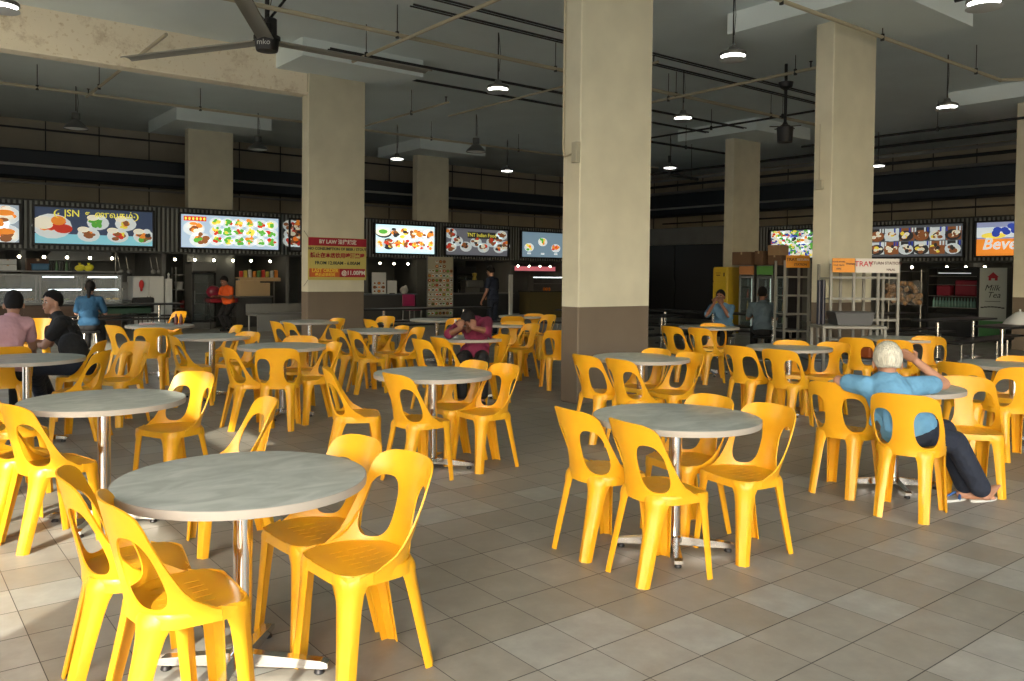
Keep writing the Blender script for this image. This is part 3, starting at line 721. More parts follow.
board('colourful crowded menu board left of the right pillar',771,830,True,(.08,.10,.18),.7,d_multi)
board('long menu board with two rows of bread and drinks, right of the right pillar',868,963,True,(.10,.11,.12),.5,d_drinks)
t,w,h,mm_=board('beverage menu board with a blue splash, cut by the far right pillar',976.5,1066,True,(.25,.28,.42),.75,d_bev)
lettering('Beverages',.42,mm_[6],t,-w/2+.14,-.012,-h*.16,align='LEFT',bold=.008,ext=.001,shear=.25)
# fill strips of dark frame seen between the stalls
# ------------------------------------------------------------ pendant bulbs
M_BULB=emat('warm_bulb',(1,.88,.62),22)
tb=thing('pendant_bulb','x','lamp')
b=MB(); b.ball((0,0,0),.035,n=10); b.build('bulb',M_BULB,tb); b=MB(); b.tube([(0,0,.03),(0,0,.09)],.018,n=8); b.tube([(0,0,.09),(0,0,.2)],.005,n=5); b.build('socket_and_cord',M_BLK,tb)
k=0
for grp,lb,pts,right in (('bulbs over the glass counter','one of the row of small bulbs hanging over the glass food counter at the left',[19,44,67,90,112],0),
 ('bulbs under the bright pale menu board','one of the row of small bulbs hanging under the bright pale menu board',[175,195,214,233,251,270],0),
 ('bulbs right of the notice pillar','one of three small bulbs under the white-cyan menu board',[380,394,408],0),
 ('bulbs by the central pillar','one of four small bulbs left of the central pillar under the grey-blue menu board',[518,529,540,550],0),
 ('bulbs over the right stalls','one of the small bulbs hanging under the menu boards at the right',[912,947,966,985],1)):
    for x in pts:
        o=tb if k==0 else copy_tree(tb); k+=1
        p=atX(x,262.5,23.3) if right else atY(x,257.5+x*.02,22.42)
        o.location=(p.x,p.y,1.80+(.03 if right else 0)); o['label']=lb; o['group']=grp
# ------------------------------------------------------------ stall furniture helpers
M_GLASS=mat('clear_glass',(.75,.8,.8),rough=.05,alpha=.22)
M_WOOD=mat('dark_wood_slats',(.12,.075,.05),rough=.6)
M_LED=emat('led_tube',(.85,.95,1),5)
M_LEDG=emat('fridge_led',(.8,1,.85),3)
def cardboard(loc,d,label,rz=0,m=None,group=None):
    t=thing('cardboard_box',label,'box',loc,rz,group)
    MB().box((0,0,d[2]/2),d,bev=.008).build('carton',m or M_CARD,t)
    b=MB(); b.box((0,0,d[2]+.001),(d[0]*.98,.05,.002)); b.box((0,-d[1]/2-.001,d[2]*.9),(.05,.002,d[2]*.2)); b.build('packing_tape',mat('packing_tape',(.42,.30,.17),rough=.3),t)
    return t
def fridge(loc,w,h,label,rz,header,body,led=True,hname='header_panel',dark=False):
    t=thing('drinks_fridge',label,'fridge',loc,rz); d=.6
    b=MB(); b.box((0,d-.02,h/2),(w,.04,h)); b.box((-w/2+.02,d/2,h/2),(.04,d,h)); b.box((w/2-.02,d/2,h/2),(.04,d,h)); b.box((0,d/2,.08),(w,d,.16)); b.box((0,d/2,h-.03),(w,d,.06)); b.build('body',body,t)
    MB().box((0,-.01,h-.13),(w,.04,.22),bev=.01).build(hname,header,t)
    b=MB()
    for z in np.linspace(.35,h-.55,4): b.box((0,d/2,z),(w-.08,d-.1,.015))
    b.build('shelf',M_STEEL,t)
    dr=MB(); dh=h-.46; zc=.18+dh/2
    for c,dd in (((-w/2+.03,0,zc),(.05,.035,dh)),((w/2-.03,0,zc),(.05,.035,dh)),((0,0,.2),(w,.035,.05)),((0,0,h-.3),(w,.035,.05))): dr.box(c,dd)
    dr=dr.build('door',M_RAIL if not dark else M_BLK,t)
    MB().box((0,0,zc),(w-.1,.01,dh-.05)).build('glass',mat('fridge_glass',(.10,.13,.13),rough=.08,alpha=.25),dr)
    MB().box((-w/2+.06,-.04,zc),(.02,.03,.35),bev=.005).build('handle',M_STEEL,dr)
    if led: MB().box((w/2-.09,.06,zc),(.03,.03,dh-.1)).build('led_strip',M_LEDG,t)
    return t
BOT=None
def bottle(loc,label,m,group,s=1):
    t=MB().lathe([(0,0),(.03*s,0),(.032*s,.01),(.032*s,.13*s),(.012*s,.18*s),(.012*s,.2*s),(.014*s,.2*s),(.014*s,.22*s),(0,.22*s)],n=10).build('bottle',m); t.location=loc; return tag(t,label,'bottle',group)
def onwall(px,py,Y): return atY(px,py,Y)
# --- stall one: glass food counter
x0=atY(-4,300,21.8).x; x1=atY(121,300,21.8).x; cw=x1-x0; cx=(x0+x1)/2
t=thing('food_display_counter','long glass food display counter with lit tubes and a slatted dark front','counter',(cx,21.75,0))
b=MB(); b.box((0,.35,.33),(cw,.66,.66)); 
for k in range(int(cw/.5)): 
    for q in range(6): b.box((-cw/2+.25+k*.5,0.0,.09+q*.095),(.44,.03,.06))
b.build('base',M_WOOD,t)
MB().box((0,.33,.70),(cw+.06,.78,.05),bev=.01).build('worktop',M_STEEL,t)
b=MB(); b.box((0,0,1.05),(cw,.012,.64)); b.box((-cw/2,.3,1.05),(.012,.6,.64)); b.box((cw/2,.3,1.05),(.012,.6,.64)); b.box((0,.3,1.05),(cw-.05,.5,.012)); b.build('glass',M_GLASS,t)
b=MB()
for z in (1.38,): b.box((0,.3,z),(cw+.04,.62,.03))
for x in (-cw/2,-cw/6,cw/6,cw/2): b.box((x,0,1.05),(.03,.03,.66)); b.box((x,.6,1.05),(.03,.03,.66))
b.build('frame',M_STEEL,t)
for x,z,l in ((-.05,1.33,.65),(.9,1.33,.65),(-.95,1.03,.7),(.1,1.03,.7),(.95,1.03,.6)):
    b=MB(); b.tube([(x-l/2,.08,z),(x+l/2,.08,z)],.013,n=8); b.build('light_tube',M_LED,t)
for k in range(7):
    x=x0+.3+k*.36; c=[(.5,.12,.03),(.35,.2,.08),(.6,.4,.1),(.2,.28,.08)][k%4]
    tr=thing('food_tray','steel tray of cooked food inside the glass counter','tray',(x,22.0,.725),0,'food trays in the glass counter')
    MB().box((0,0,.03),(.30,.4,.05),bev=.01).build('pan',M_STEEL,tr); b=MB()
    for q in range(9): b.ball((random.uniform(-.1,.1),random.uniform(-.15,.15),.06),random.uniform(.03,.05),n=8)
    b.build('food',mat('cooked_food_%d'%(k%4),c,rough=.5),tr)
t=thing('wall_shelf','long steel shelf above the glass food counter','shelf',(cx,22.2,1.46)); MB().box((0,0,0),(cw+.1,.4,.025)).build('board',M_STEEL,t)
b=MB()
for x in (-cw/2,cw/2): b.box((x,.1,-.03),(.025,.3,.05)); b.tube([(x,.15,.0),(x,.15,.5)],.012,n=6)
b.build('bracket',M_STEEL,t)
zs=1.473
for k in range(2):
    cardboard((atY(7,270,22.2).x,22.2,zs+k*.13),(.35,.3,.125),'white carton stacked at the left end of the shelf above the glass counter',m=M_WHITE,group='white cartons on the left shelf')
cardboard((atY(37,262,22.2).x,22.2,zs),(.45,.3,.28),'dark brown carton on the shelf above the glass counter',m=mat('dark_carton',(.06,.03,.02),rough=.8))
t=thing('plastic_basket','blue plastic basket on the shelf above the glass counter','basket',(atY(40,271,22.05).x,22.02,zs)); MB().box((0,0,.08),(.36,.1,.15),bev=.02).build('tub',mat('blue_plastic',(.03,.12,.22),rough=.4),t); MB().box((0,0,.155),(.39,.12,.02),bev=.005).build('rim',mat('blue_plastic',(.03,.12,.22)),t)
for k in range(7): bottle((atY(50+k*3.3,270,22.15).x,22.15,zs),'dark jar or bottle in the row on the shelf above the glass counter',mat('jar_%d'%(k%3),[(.05,.06,.05),(.02,.02,.02),(.08,.16,.08)][k%3],rough=.3),'jars on the left shelf',1.1)
for x in (79,88):
    t=thing('yellow_bag','bright yellow knotted bag on the shelf above the glass counter','bag',(atY(x,272,22.1).x,22.03,zs),0,'yellow bags on the left shelf'); b=MB(); b.ball((0,0,.07),(.11,.08,.075)); b.ball((.05,0,.10),(.07,.06,.06)); b.build('bag_body',mat('yellow_bag',(.75,.7,.05),rough=.4),t); MB().lathe([(.01,0),(.03,.05),(.035,.07)],(0,0,.13),n=8).build('knot',mat('yellow_bag',(.75,.7,.05)),t)
# rear wall clutter: hood, hanging pans
t=thing('extractor_hood','grey steel extractor hood at the rear of the left stall','hood',(4.5,24.8,1.75)); MB().prism([(-.9,0),(.9,0),(.5,.5),(-.5,.5)],-.4,.3).build('canopy',M_RAIL,t,smooth=False); MB().box((0,0,.8),(.5,.4,.6)).build('duct_neck',M_RAIL,t)
for k,x in enumerate((118,126,150,156)):
    p=atY(x,268,22.6); t=thing('hanging_ladle','steel utensil hanging beside the white cabinet','utensil',(p.x,22.6,1.45),0,'hanging utensils'); b=MB(); b.tube([(0,0,.4),(.06,0,.05)],.01,n=6); b.build('shaft',M_STEEL,t); MB().ball((.08,0,.02),(.07,.03,.06),n=10).build('bowl',M_STEEL,t)
# white fridge / cabinets
xa=atY(122,300,22.0).x; xb=atY(134,300,22).x; xc=atY(165,300,22).x; xd=atY(172,300,22).x
t=thing('white_cabinet','tall white cabinet with a red pouch hanging on it','cabinet',((xb+xc)/2,22.1,0)); w=xc-xb
MB().box((0,.3,.68),(w,.6,1.36),bev=.01).build('carcass',M_WHITE,t); 
for x in (-w/4,w/4):
    dd=MB().box((x,-.012,.68),(w/2-.02,.02,1.3),bev=.005).build('door',M_WHITE,t); MB().box((x*.2,-.03,.8),(.015,.02,.12)).build('handle',M_STEEL,dd)
t=MB().ball((0,0,0),(.06,.03,.12)).ball((0,0,-.12),(.03,.02,.05)).build('red_pouch',mat('red_cloth',(.45,.02,.02),rough=.7)); t.location=(xb+.18,22.02,1.15); tag(t,'small red pouch hanging on the tall white cabinet','pouch')
t=thing('white_post','white square post beside the tall white cabinet, a figurine on top','post',((xc+xd)/2,22.0,0)); MB().box((0,0,.65),(xd-xc-.02,.14,1.3),bev=.006).build('shaft',M_WHITE,t); MB().lathe([(0,1.3),(.04,1.3),(.02,1.36),(.035,1.41),(0,1.46)],n=10).build('figurine',M_WHITE,t)
t=thing('sink_unit','steel sink unit left of the tall white cabinet','sink',((xa+xb)/2,22.2,0)); w=xb-xa; MB().box((0,.2,.72),(w,.5,.06),bev=.01).box((0,.44,.95),(w,.03,.5)).build('basin',M_STEEL,t); b=MB()
for x in (-w/2+.03,w/2-.03): b.box((x,0,.35),(.03,.03,.7)); b.box((x,.4,.35),(.03,.03,.7))
b.build('legs_frame',M_STEEL,t); MB().tube([(0,.38,.75),(0,.38,1.05),(0,.25,1.1),(0,.2,1.02)],.015).build('tap',M_CHR,t)
t=thing('green_table','dark green folding table in front of the white cabinet','table',(atY(122,310,20.5).x,20.5,0)); MB().box((0,0,.66),(1.1,.6,.04)).box((0,-.29,.6),(1.1,.02,.16)).build('top',mat('dark_green',(.02,.07,.04),rough=.6),t); b=MB()
for x in (-.5,.5):
    for y in (-.25,.25): b.tube([(x,y,0),(x,y,.64)],.014,n=6)
b.build('legs_frame',M_DARK,t)
t=thing('black_chair','black cushioned chair before the white cabinet','chair',(atY(146,325,20.7).x,20.7,0)); MB().box((0,0,.45),(.5,.5,.08),bev=.03).build('seat',M_BLK,t); MB().box((0,.25,.68),(.5,.06,.36),bev=.03).build('backrest',M_BLK,t); b=MB()
for x in (-.22,.22):
    for y in (-.22,.22): b.tube([(x,y,0),(x,y,.42)],.014,n=6)
b.build('legs_frame',M_DARK,t)
# --- stall two
p=atY(204,300,21.95); fridge((p.x,21.95,0),.62,1.74,'tall dark steel fridge under the bright pale menu board',0,M_STEEL,M_STEEL,led=False,dark=True)
p=atY(184,300,22.9); t=thing('rack_shelf','narrow shelf with white tubs left of the tall dark fridge','shelf',(p.x,22.9,0)); b=MB()
for z in (.5,1.0,1.4): b.box((0,0,z),(.55,.4,.025))
for x in (-.26,.26):
    for y in (-.18,.18): b.box((x,y,.8),(.025,.025,1.6))
b.build('frame',M_STEEL,t)
for k,(x,z,c) in enumerate(((-.13,1.013,(.5,.5,.48)),(.13,1.013,(.5,.5,.48)),(0,.513,(.25,.02,.02)))):
    o=MB().lathe([(0,0),(.09,0),(.11,.17),(.115,.17),(.115,.2),(0,.2)],n=14).build('tub',mat('tub_%s'%(c[0]),c,rough=.5)); o.location=(p.x+x,22.9,z); tag(o,'white tub on the narrow shelf left of the tall dark fridge' if c[0]==.5 else 'dark red tub on the narrow shelf left of the tall dark fridge','tub','white tubs on the narrow shelf' if c[0]==.5 else None)
xl=atY(236,300,22).x; xr=atY(272,300,22).x; w=xr-xl
t=thing('stall_counter','grey stall counter with cartons on it under the bright pale menu board','counter',((xl+xr)/2,22.0,0)); MB().box((0,.3,.4),(w,.6,.8),bev=.01).build('body',mat('dark_grey_panel',(.05,.05,.05),rough=.6),t); MB().box((0,.3,.82),(w+.08,.7,.04),bev=.008).build('worktop',M_STEEL,t)
M_CARDL=mat('pale_carton',(.45,.33,.18),rough=.8)
for k,(x,d) in enumerate(((243,(.30,.3,.42)),(253,(.30,.3,.42)),(263,(.3,.3,.36)))):
    cardboard((atY(x,310,22.1).x,22.12,.84),d,['upright pale carton on the stall counter, leftmost of three','upright pale carton on the stall counter, middle of three','smaller pale carton on the stall counter with a round dark mark, rightmost of three'][k],m=M_CARDL)
t=thing('condiment_shelf','shelf crowded with coloured packets under the bright pale menu board','shelf',(atY(258,285,22.5).x,22.5,1.33)); MB().box((0,0,0),(1.15,.4,.03)).box((0,-.19,-.05),(1.15,.02,.08)).build('board',M_CARDL,t)
b=MB(); b.tube([(-.5,.1,-1.3),(-.5,.1,0)],.02,n=6); b.tube([(.5,.1,-1.3),(.5,.1,0)],.02,n=6); b.build('support',M_STEEL,t)
for k in range(9):
    c=[(.5,.05,.04),(.6,.5,.1),(.5,.5,.5),(.55,.2,.03),(.08,.2,.06)][k%5]
    q=thing('snack_packet','small coloured packet or jar standing on the crowded shelf under the bright pale menu board','packet',(t.location.x-.5+k*.125,22.45,1.345),0,'packets on the crowded shelf')
    MB().box((0,0,.09),(.09,.07,.16+.04*(k%3)),bev=.012).build('pack',mat('packet_%d'%(k%5),c,rough=.4),q)
t=thing('red_tray_stack','dark red tray rack left of the stall counter','tray rack',(atY(221,310,21.9).x,21.9,0)); MB().box((0,0,.74),(.75,.5,.12),bev=.02).build('red_top',mat('dark_red_plastic',(.22,.01,.02),rough=.4),t); b=MB()
for x in (-.34,.34):
    for y in (-.2,.2): b.tube([(x,y,0),(x,y,.7)],.014,n=6)
b.box((0,0,.3),(.68,.4,.02)); b.build('stand',M_DARK,t)
o=MB().ball((0,0,.16),(.2,.15,.17)).build('red_helmet',mat('maroon_plastic',(.2,.01,.03),rough=.3)); o.location=(atY(213,300,21.9).x+.02,21.9,.8); tag(o,'round maroon helmet-like ball on the dark red tray rack','helmet')
# steel bench before the notice pillar
a=at(259,342,.0); p=atD(288,325,15.4)
t=thing('steel_bench','stainless steel bench with raised back splash left of the notice pillar','bench',(atY(287,320,16.6).x,16.6,0)); 
MB().box((0,0,.62),(1.55,.6,.05),bev=.01).box((0,.28,.72),(1.55,.03,.22)).box((0,-.28,.45),(1.5,.03,.32)).build('top_and_splash',mat('dull_steel',(.20,.20,.185),rough=.45,metal=.5),t)
for x in (-.72,.72):
    for y in (-.25,.25): MB().tube([(x,y,0),(x,y,.6)],.02,n=8).build('leg',M_STEEL,t)
# --- stall three, right of the notice pillar
p=atY(388,300,22.0); t=thing('stall_counter','dark stall counter with a tilted food picture right of the notice pillar','counter',(p.x,22.0,0)); MB().box((0,.3,.42),(1.9,.6,.84),bev=.01).build('body',mat('dark_grey_panel',(.05,.05,.05)),t); MB().box((0,.28,.86),(2.0,.7,.04)).build('worktop',mat('grey_blue_top',(.12,.15,.18),rough=.4),t)
q=thing('picture_stand','tilted white picture stand with photos of dishes','sign',(atY(379,290,21.9).x,21.9,.88),-.1); s=MB(); s.box((0,.01,.32),(.45,.015,.64)); 
mt=[M_WHITE]+[mat('print_%s'%n,c,rough=.5) for n,c in PAL]; 
for i in range(3):
    for j in range(3): s.disc((-.14+i*.14,0,.08+j*.12),.055,.045,y=-.001,mi=5 if (i+j)%2 else 7); s.disc((-.14+i*.14,0,.08+j*.12),.035,.028,y=-.0015,mi=2 if i%2 else 5)
s.build('panel',mt,q,smooth=False); MB().box((0,.1,.2),(.3,.2,.03)).build('prop',M_DARK,q)
q=thing('white_notice','plain white sheet on a stand beside the tilted picture stand','notice',(atY(392,291,21.9).x,21.9,.88)); MB().box((0,0,.2),(.32,.012,.4)).build('sheet',M_WHITE,q); MB().box((0,.04,.01),(.2,.1,.02)).build('foot',M_DARK,q)
t=thing('magenta_chair','magenta plastic chair below the stall right of the notice pillar','chair',(atY(412,310,20.6).x,20.6,0)); mg=mat('magenta_plastic',(.3,.02,.09),rough=.4); MB().box((0,0,.45),(.42,.42,.04),bev=.015).build('seat',mg,t); MB().box((0,.2,.72),(.42,.03,.34),bev=.012).build('backrest',mg,t)
for x in (-.19,.19):
    for y in (-.19,.19): MB().tube([(x,y,0),(x,y,.44)],.015,n=6).build('leg',M_STEEL,t)
t=thing('plastic_bag','crumpled white plastic bag on the counter right of the notice pillar','bag',(atY(404,300,21.85).x,21.85,.88)); MB().ball((0,0,.11),(.14,.1,.12)).ball((.05,0,.2),(.06,.05,.06)).build('bag_body',M_WHITE,t)
xa=atY(427.5,290,21.5).x; xb=atY(453,290,21.5).x; w=xb-xa
t=thing('menu_standee','tall free-standing menu poster crowded with small dish photos','standee',((xa+xb)/2,21.5,0)); s=MB(); s.box((0,.015,1.1),(w,.02,1.85))
for i in range(7):
    for j in range(12):
        if j>9 and i not in (2,3,4): continue
        x=-w/2+.07+i*(w-.14)/6; z=.28+j*.145; s.disc((x,0,z),.062,.05,y=.0,n=10,mi=RNG.choice([7,7,5])); s.disc((x+RNG.uniform(-.015,.015),0,z+RNG.uniform(-.01,.01)),.046,.03,y=-.001,n=8,mi=RNG.choice([1,2,5,4,5,8,8])); s.disc((x,0,z),.022,.016,y=-.002,n=6,mi=RNG.choice([2,5,8,4,6]))
s.build('poster',[mat('cream_poster',(.40,.38,.28),rough=.5)]+mt[1:],t,smooth=False); b=MB(); b.box((0,.02,.17),(w,.03,.04)); b.box((-w/2,.02,1.1),(.03,.03,1.88)); b.box((w/2,.02,1.1),(.03,.03,1.88)); b.box((0,.02,.02),(w*.8,.5,.03)); b.build('frame',M_RAIL,t)
p=atY(466,300,23); fridge((p.x,23,0),.8,1.75,'dark fridge behind the standing staff in dark blue',0,M_BLK,M_BLK,led=False,dark=True)
p=atY(470,300,22.1); t=thing('stall_counter','black counter the staff in dark blue stands at','counter',(p.x+.5,22.1,0)); MB().box((0,.3,.42),(2.6,.5,.84)).build('body',M_DARK,t); MB().box((0,.3,.86),(2.7,.6,.04)).build('worktop',M_STEEL,t)
t=thing('coffee_machine','steel coffee machine on the black counter','machine',(atY(472,285,22.4).x,22.4,.88)); MB().box((0,0,.3),(.7,.4,.25),bev=.03).box((0,.1,.1),(.6,.25,.2)).build('body',M_STEEL,t); MB().lathe([(0,0),(.08,0),(.05,.1),(.09,.22),(0,.24)],(.1,0,.43),n=12).build('grinder_hopper',mat('amber',(.4,.3,.05),rough=.3),t)
t=thing('white_post','slim white post left of the central pillar','post',(atY(510.5,300,21.9).x,21.9,0)); MB().box((0,0,.75),(.13,.1,1.5),bev=.01).build('shaft',M_WHITE,t); MB().box((0,0,.02),(.25,.25,.04)).build('foot_plate',M_STEEL,t)
p=atY(548,300,22.0); t=thing('stall_counter','wooden-fronted stall counter just left of the central pillar','counter',(p.x+.3,22.0,0)); MB().box((0,.3,.45),(2.2,.6,.9)).build('body',mat('olive_front',(.09,.075,.03),rough=.6),t); MB().box((0,.3,.92),(2.3,.7,.04)).build('worktop',M_DARK,t)
t=thing('stall_banner','narrow pink lit banner above the counter left of the central pillar','banner',(p.x+.4,23.2,1.72)); MB().box((0,0,0),(1.9,.04,.16)).build('panel',emat('pink_lit',(.6,.15,.18),.6),t); MB().box((0,.03,.1),(1.95,.05,.03)).build('rail',M_DARK,t)
t=thing('glass_shelf','lit display shelf above the counter left of the central pillar','shelf',(p.x+.3,22.3,.94)); b=MB(); b.box((0,0,.5),(1.7,.3,.02)); b.box((0,0,.25),(1.7,.3,.02)); b.box((-.85,0,.26),(.02,.3,.5)); b.box((.85,0,.26),(.02,.3,.5)); b.build('frame',M_STEEL,t); MB().tube([(-.8,-.1,.47),(.8,-.1,.47)],.01,n=6).build('light_tube',M_LED,t)
for k in range(3):
    o=MB().ball((0,0,.06),(.045,.045,.07),n=10).build('orange_jar',mat('orange_jar',(.6,.15,.02),rough=.4)); o.location=(p.x-.1+k*.12,22.1,.94); tag(o,'small orange jar on the counter left of the central pillar','jar','orange jars')
# sign frame and green box between central pillar and dark doorway
t=thing('wall_menu_frame','dark hanging menu frame just right of the central pillar','frame',(22.5,21.9,2.05),-.6); MB().box((0,0,0),(.12,.05,1.2)).box((.35,0,0),(.5,.03,1.1)).build('frame',M_DARK,t); b=MB(); [b.disc((.2+.15*(k%3),0,-.4+.2*(k//3)),.05,.06,y=-.02) for k in range(12)]; b.build('dish_pictures',mat('dim_print',(.12,.10,.08)),t,smooth=False)
t=thing('green_sign','small green sign right of the central pillar','sign',(22.2,21.2,1.2),-.6); MB().box((0,0,0),(.4,.04,.26),bev=.01).build('panel',mat('green_panel',(.03,.22,.05)),t); MB().box((0,.0,-.65),(.04,.04,1.1)).build('post',M_DARK,t)
# ------------------------------------------------------------ right-hand side
R=-PI/2
def rx(px,X): return atX(px,290,X).y
X=17.75
y0=rx(712.5,X); y1=rx(727,X)
t=thing('yellow_cabinet','tall yellow steel locker cabinet in front of the rear right pillar','cabinet',(X,(y0+y1)/2,0),R); w=y0-y1; my=mat('yellow_enamel',(.55,.38,.02),rough=.4)
MB().box((0,.28,.88),(w,.5,1.76),bev=.01).build('carcass',my,t)
for z,hh in ((1.56,.34),(1.05,.62),(.4,.62)):
    d_=MB().box((0,.01,z),(w-.03,.03,hh),bev=.006).build('door',my,t); MB().box((w*.3,-.015,z),(.02,.02,.1)).build('handle',M_DARK,d_)
    b=MB(); b.box((-.05,-.008,z+.04),(.16,.003,.015)); b.box((-.05,-.008,z-.02),(.12,.003,.03)); b.build('marking',mat('brown_ink',(.15,.08,.01)),d_)
for pa,pb,lb,hd,body in ((738.5,754.5,'lit drinks fridge beside the yellow cabinet',mat('orange_header',(.5,.22,.08)),M_STEEL),(756,773.5,'drinks fridge with a green header, second from the yellow cabinet',mat('green_header',(.10,.28,.06)),M_STEEL),(775,789,'dark drinks fridge with a lit edge beside the small tray rack',M_BLK,M_BLK)):
    y0=rx(pa,X); y1=rx(pb,X); f=fridge((X,(y0+y1)/2,0),y0-y1-.04,1.80,lb,R,hd,body)
    for r_ in range(4):
        for q in range(3):
            bottle((X+.25,(y0+y1)/2+.14-q*.13,.36+r_*(1.25-.35)/3+.005),'small drink bottle on a shelf of the fridges beside the yellow cabinet',mat('drink_%d'%((r_+q)%4),[(.2,.35,.12),(.4,.3,.1),(.3,.06,.04),(.3,.35,.35)][(r_+q)%4],rough=.3),'bottles in the drinks fridges')
for pa,pb,z,hh,lb in ((728,749,1.81,.34,'wide brown carton on top of the fridges, beside the rear right pillar'),(751,760,1.81,.36,'dark carton on top of the fridges, in the middle'),(764,779,1.81,.24,'lower brown carton on top of the right-hand fridge'),(764,777,2.05,.26,'upper brown carton stacked on the right-hand fridge')):
    y0=rx(pa,X); y1=rx(pb,X); cardboard((X+.3,(y0+y1)/2,z),(.9*(y0-y1),.4,hh),lb,R,m=mat('brown_carton',(.16,.09,.05),rough=.8) if '2.05' not in str(z) else None)
# tray racks
def tray_rack(px0,px1,D,label,panels,top):
    a=atD(px0,300,D); c=atD(px1,300,D); w=(c-a).length; mid=(a+c)/2; rz=math.atan2((c-a).y,(c-a).x)
    t=thing('tray_rack',label,'rack',(mid.x,mid.y,0),rz)
    b=MB(); n=len(panels); xs=[-w/2,-w/2+w*.34,w/2] if n==2 else [-w/2,w/2]
    for x in xs+([w*.2] if n==2 else []):
        for y in (-.02,.45): b.box((x,y,top/2),(.035,.035,top))
    M_RK=mat('rack_grey',(.24,.24,.215),rough=.5)
    b.build('frame',M_RK,t)
    for z in (.35,.62,.9,1.2,1.5):
        s=MB(); s.box((0,.21,z),(w,.46,.015)); s.box((0,-.02,z+.01),(w,.02,.03)); s.build('shelf',M_RK,t)
    for k,(m,txt,tm) in enumerate(panels):
        x=(xs[k]+xs[k+1])/2; pw=xs[k+1]-xs[k]
        sg=MB().box((x,-.05,top-.02),(pw-.01,.02,.2)).build('header_sign',m,t)
        for (s_,sz,dx,dz,mm2) in txt: lettering(s_,sz,mm2,sg,x+dx*pw,-.063,top-.02+dz,bold=.001,ext=.001)
    return t,w,rz,mid
M_ORS=mat('orange_sign',(.75,.30,.02),rough=.5); M_WHS=mat('white_sign',(.62,.60,.56),rough=.5); M_RED=mat('red_ink',(.5,.01,.03)); M_BRN=mat('dark_brown_ink',(.08,.03,.03))
tray_rack(830,897,11.7,'tall tray return rack with orange and white header signs in front of the right pillar',[(M_ORS,[('PLEASE RETURN',.024,-.22,.05,M_BRN),('YOUR TRAYS',.026,-.22,0,M_BRN),('HERE',.03,-.22,-.05,M_BRN),('THANKS',.035,.3,.02,M_BRN)],0),(M_WHS,[('TRAY',.105,-.31,.02,M_RED),('RETURN STATION',.056,.17,.035,M_BRN),('HALAL',.04,.3,-.055,M_BRN)],0)],1.70)
tray_rack(784,808,13.4,'narrow tray return rack with an orange header sign left of the right pillar',[(M_ORS,[('TRAY',.07,-.26,.03,M_BRN),('RETURN',.05,.2,.03,M_WHS),('STATION',.05,.1,-.05,M_BRN)],0)],1.78)
p=atD(850,318,11.0); t=thing('grey_tub','large dark grey plastic tub on the low table at the tray rack','tub',(p.x,p.y,.88),-.66); MB().prism([(-.22,0),(.22,0),(.26,.16),(-.26,.16)],-.16,.16).build('tub_body',mat('grey_tub',(.06,.065,.07),rough=.5),t,smooth=False); MB().box((0,0,.165),(.55,.36,.02),bev=.005).build('rim',mat('grey_tub',(.06,.065,.07)),t)
p=atD(829,322,11.0); t=thing('low_steel_table','low steel table in front of the tall tray rack','table',(p.x+.2,p.y-.15,0),-.66); MB().box((0,0,.855),(.85,.5,.04),bev=.008).build('top',MATS['rack_grey'],t)
for x in (-.40,.40):
    for y in (-.22,.22): MB().box((x,y,.42),(.035,.035,.84)).build('leg',MATS['rack_grey'],t)
for k,dx in enumerate((-.09,.09)):
    p=atD(819+k*4,300,11.0); o=MB().box((0,0,.0),(.05,.05,.60),bev=.01).build('chopstick_holder',mat('dark_blue_plastic',(.012,.014,.028),rough=.4)); o.location=(p.x,p.y,.875+.30); tag(o,'tall dark slim holder standing by the right pillar','holder','two slim dark holders')
o=MB().box((0,0,.08),(.34,.25,.16),bev=.02).build('orange_crate',mat('orange_crate',(.45,.10,.02),rough=.5)); p=atD(868,336,11.3); o.location=(p.x,p.y,.42); tag(o,'small orange crate under the tray rack','crate')
t=thing('low_shelf','grey bin stand under the low steel table','shelf',(o.location.x-.2,o.location.y+.1,0),-.66); MB().box((0,0,.2),(1.3,.5,.4),bev=.02).build('bin_body',mat('blue_grey',(.12,.14,.15),rough=.5),t); MB().box((0,0,.41),(1.34,.54,.02)).build('lid',mat('blue_grey',(.12,.14,.15)),t)
# rack of bread bags and glass shelves, banner
Xr=22.2
y0=rx(889,Xr); y1=rx(921,Xr)
t=thing('bread_rack','wire rack hung with clear bags of bread rolls','rack',(Xr,(y0+y1)/2,0),R); w=y0-y1; b=MB()
for x in (-w/2,w/2):
    for y in (0,.5): b.tube([(x,y,0),(x,y,1.75)],.018,n=6)
for z in (.4,.8,1.7): b.box((0,.25,z),(w,.5,.02))
b.build('frame',M_STEEL,t)
for k in range(6):
    q=thing('bread_bag','clear bag of bread rolls hanging on the wire rack','bag',(Xr-.05,(y0+y1)/2-w*.38+(k%3)*w*.38,1.28-(k//3)*.32),0,'bags of bread rolls'); b=MB()
    for _ in range(7): b.ball((random.uniform(-.07,.05),random.uniform(-.15,.15),random.uniform(-.12,.12)),.07,n=8)
    b.build('rolls',mat('bread',(.38,.22,.10),rough=.7),q); b=MB(); b.ball((0,0,0),(.13,.2,.2),n=12); b.build('film',mat('clear_film',(.6,.58,.55),rough=.15,alpha=.25),q)
y0=rx(924,Xr); y1=rx(974,Xr); w=y0-y1
t=thing('display_cabinet','tall black display cabinet with shelves of cups and bottles','cabinet',(Xr+.2,(y0+y1)/2,0),R); b=MB(); b.box((0,.5,.9),(w,.04,1.8)); b.box((-w/2,.25,.9),(.04,.5,1.8)); b.box((w/2,.25,.9),(.04,.5,1.8)); b.box((0,.25,.3),(w,.5,.6)); b.box((0,.25,1.8),(w,.5,.04)); b.build('carcass',M_DARK,t)
b=MB()
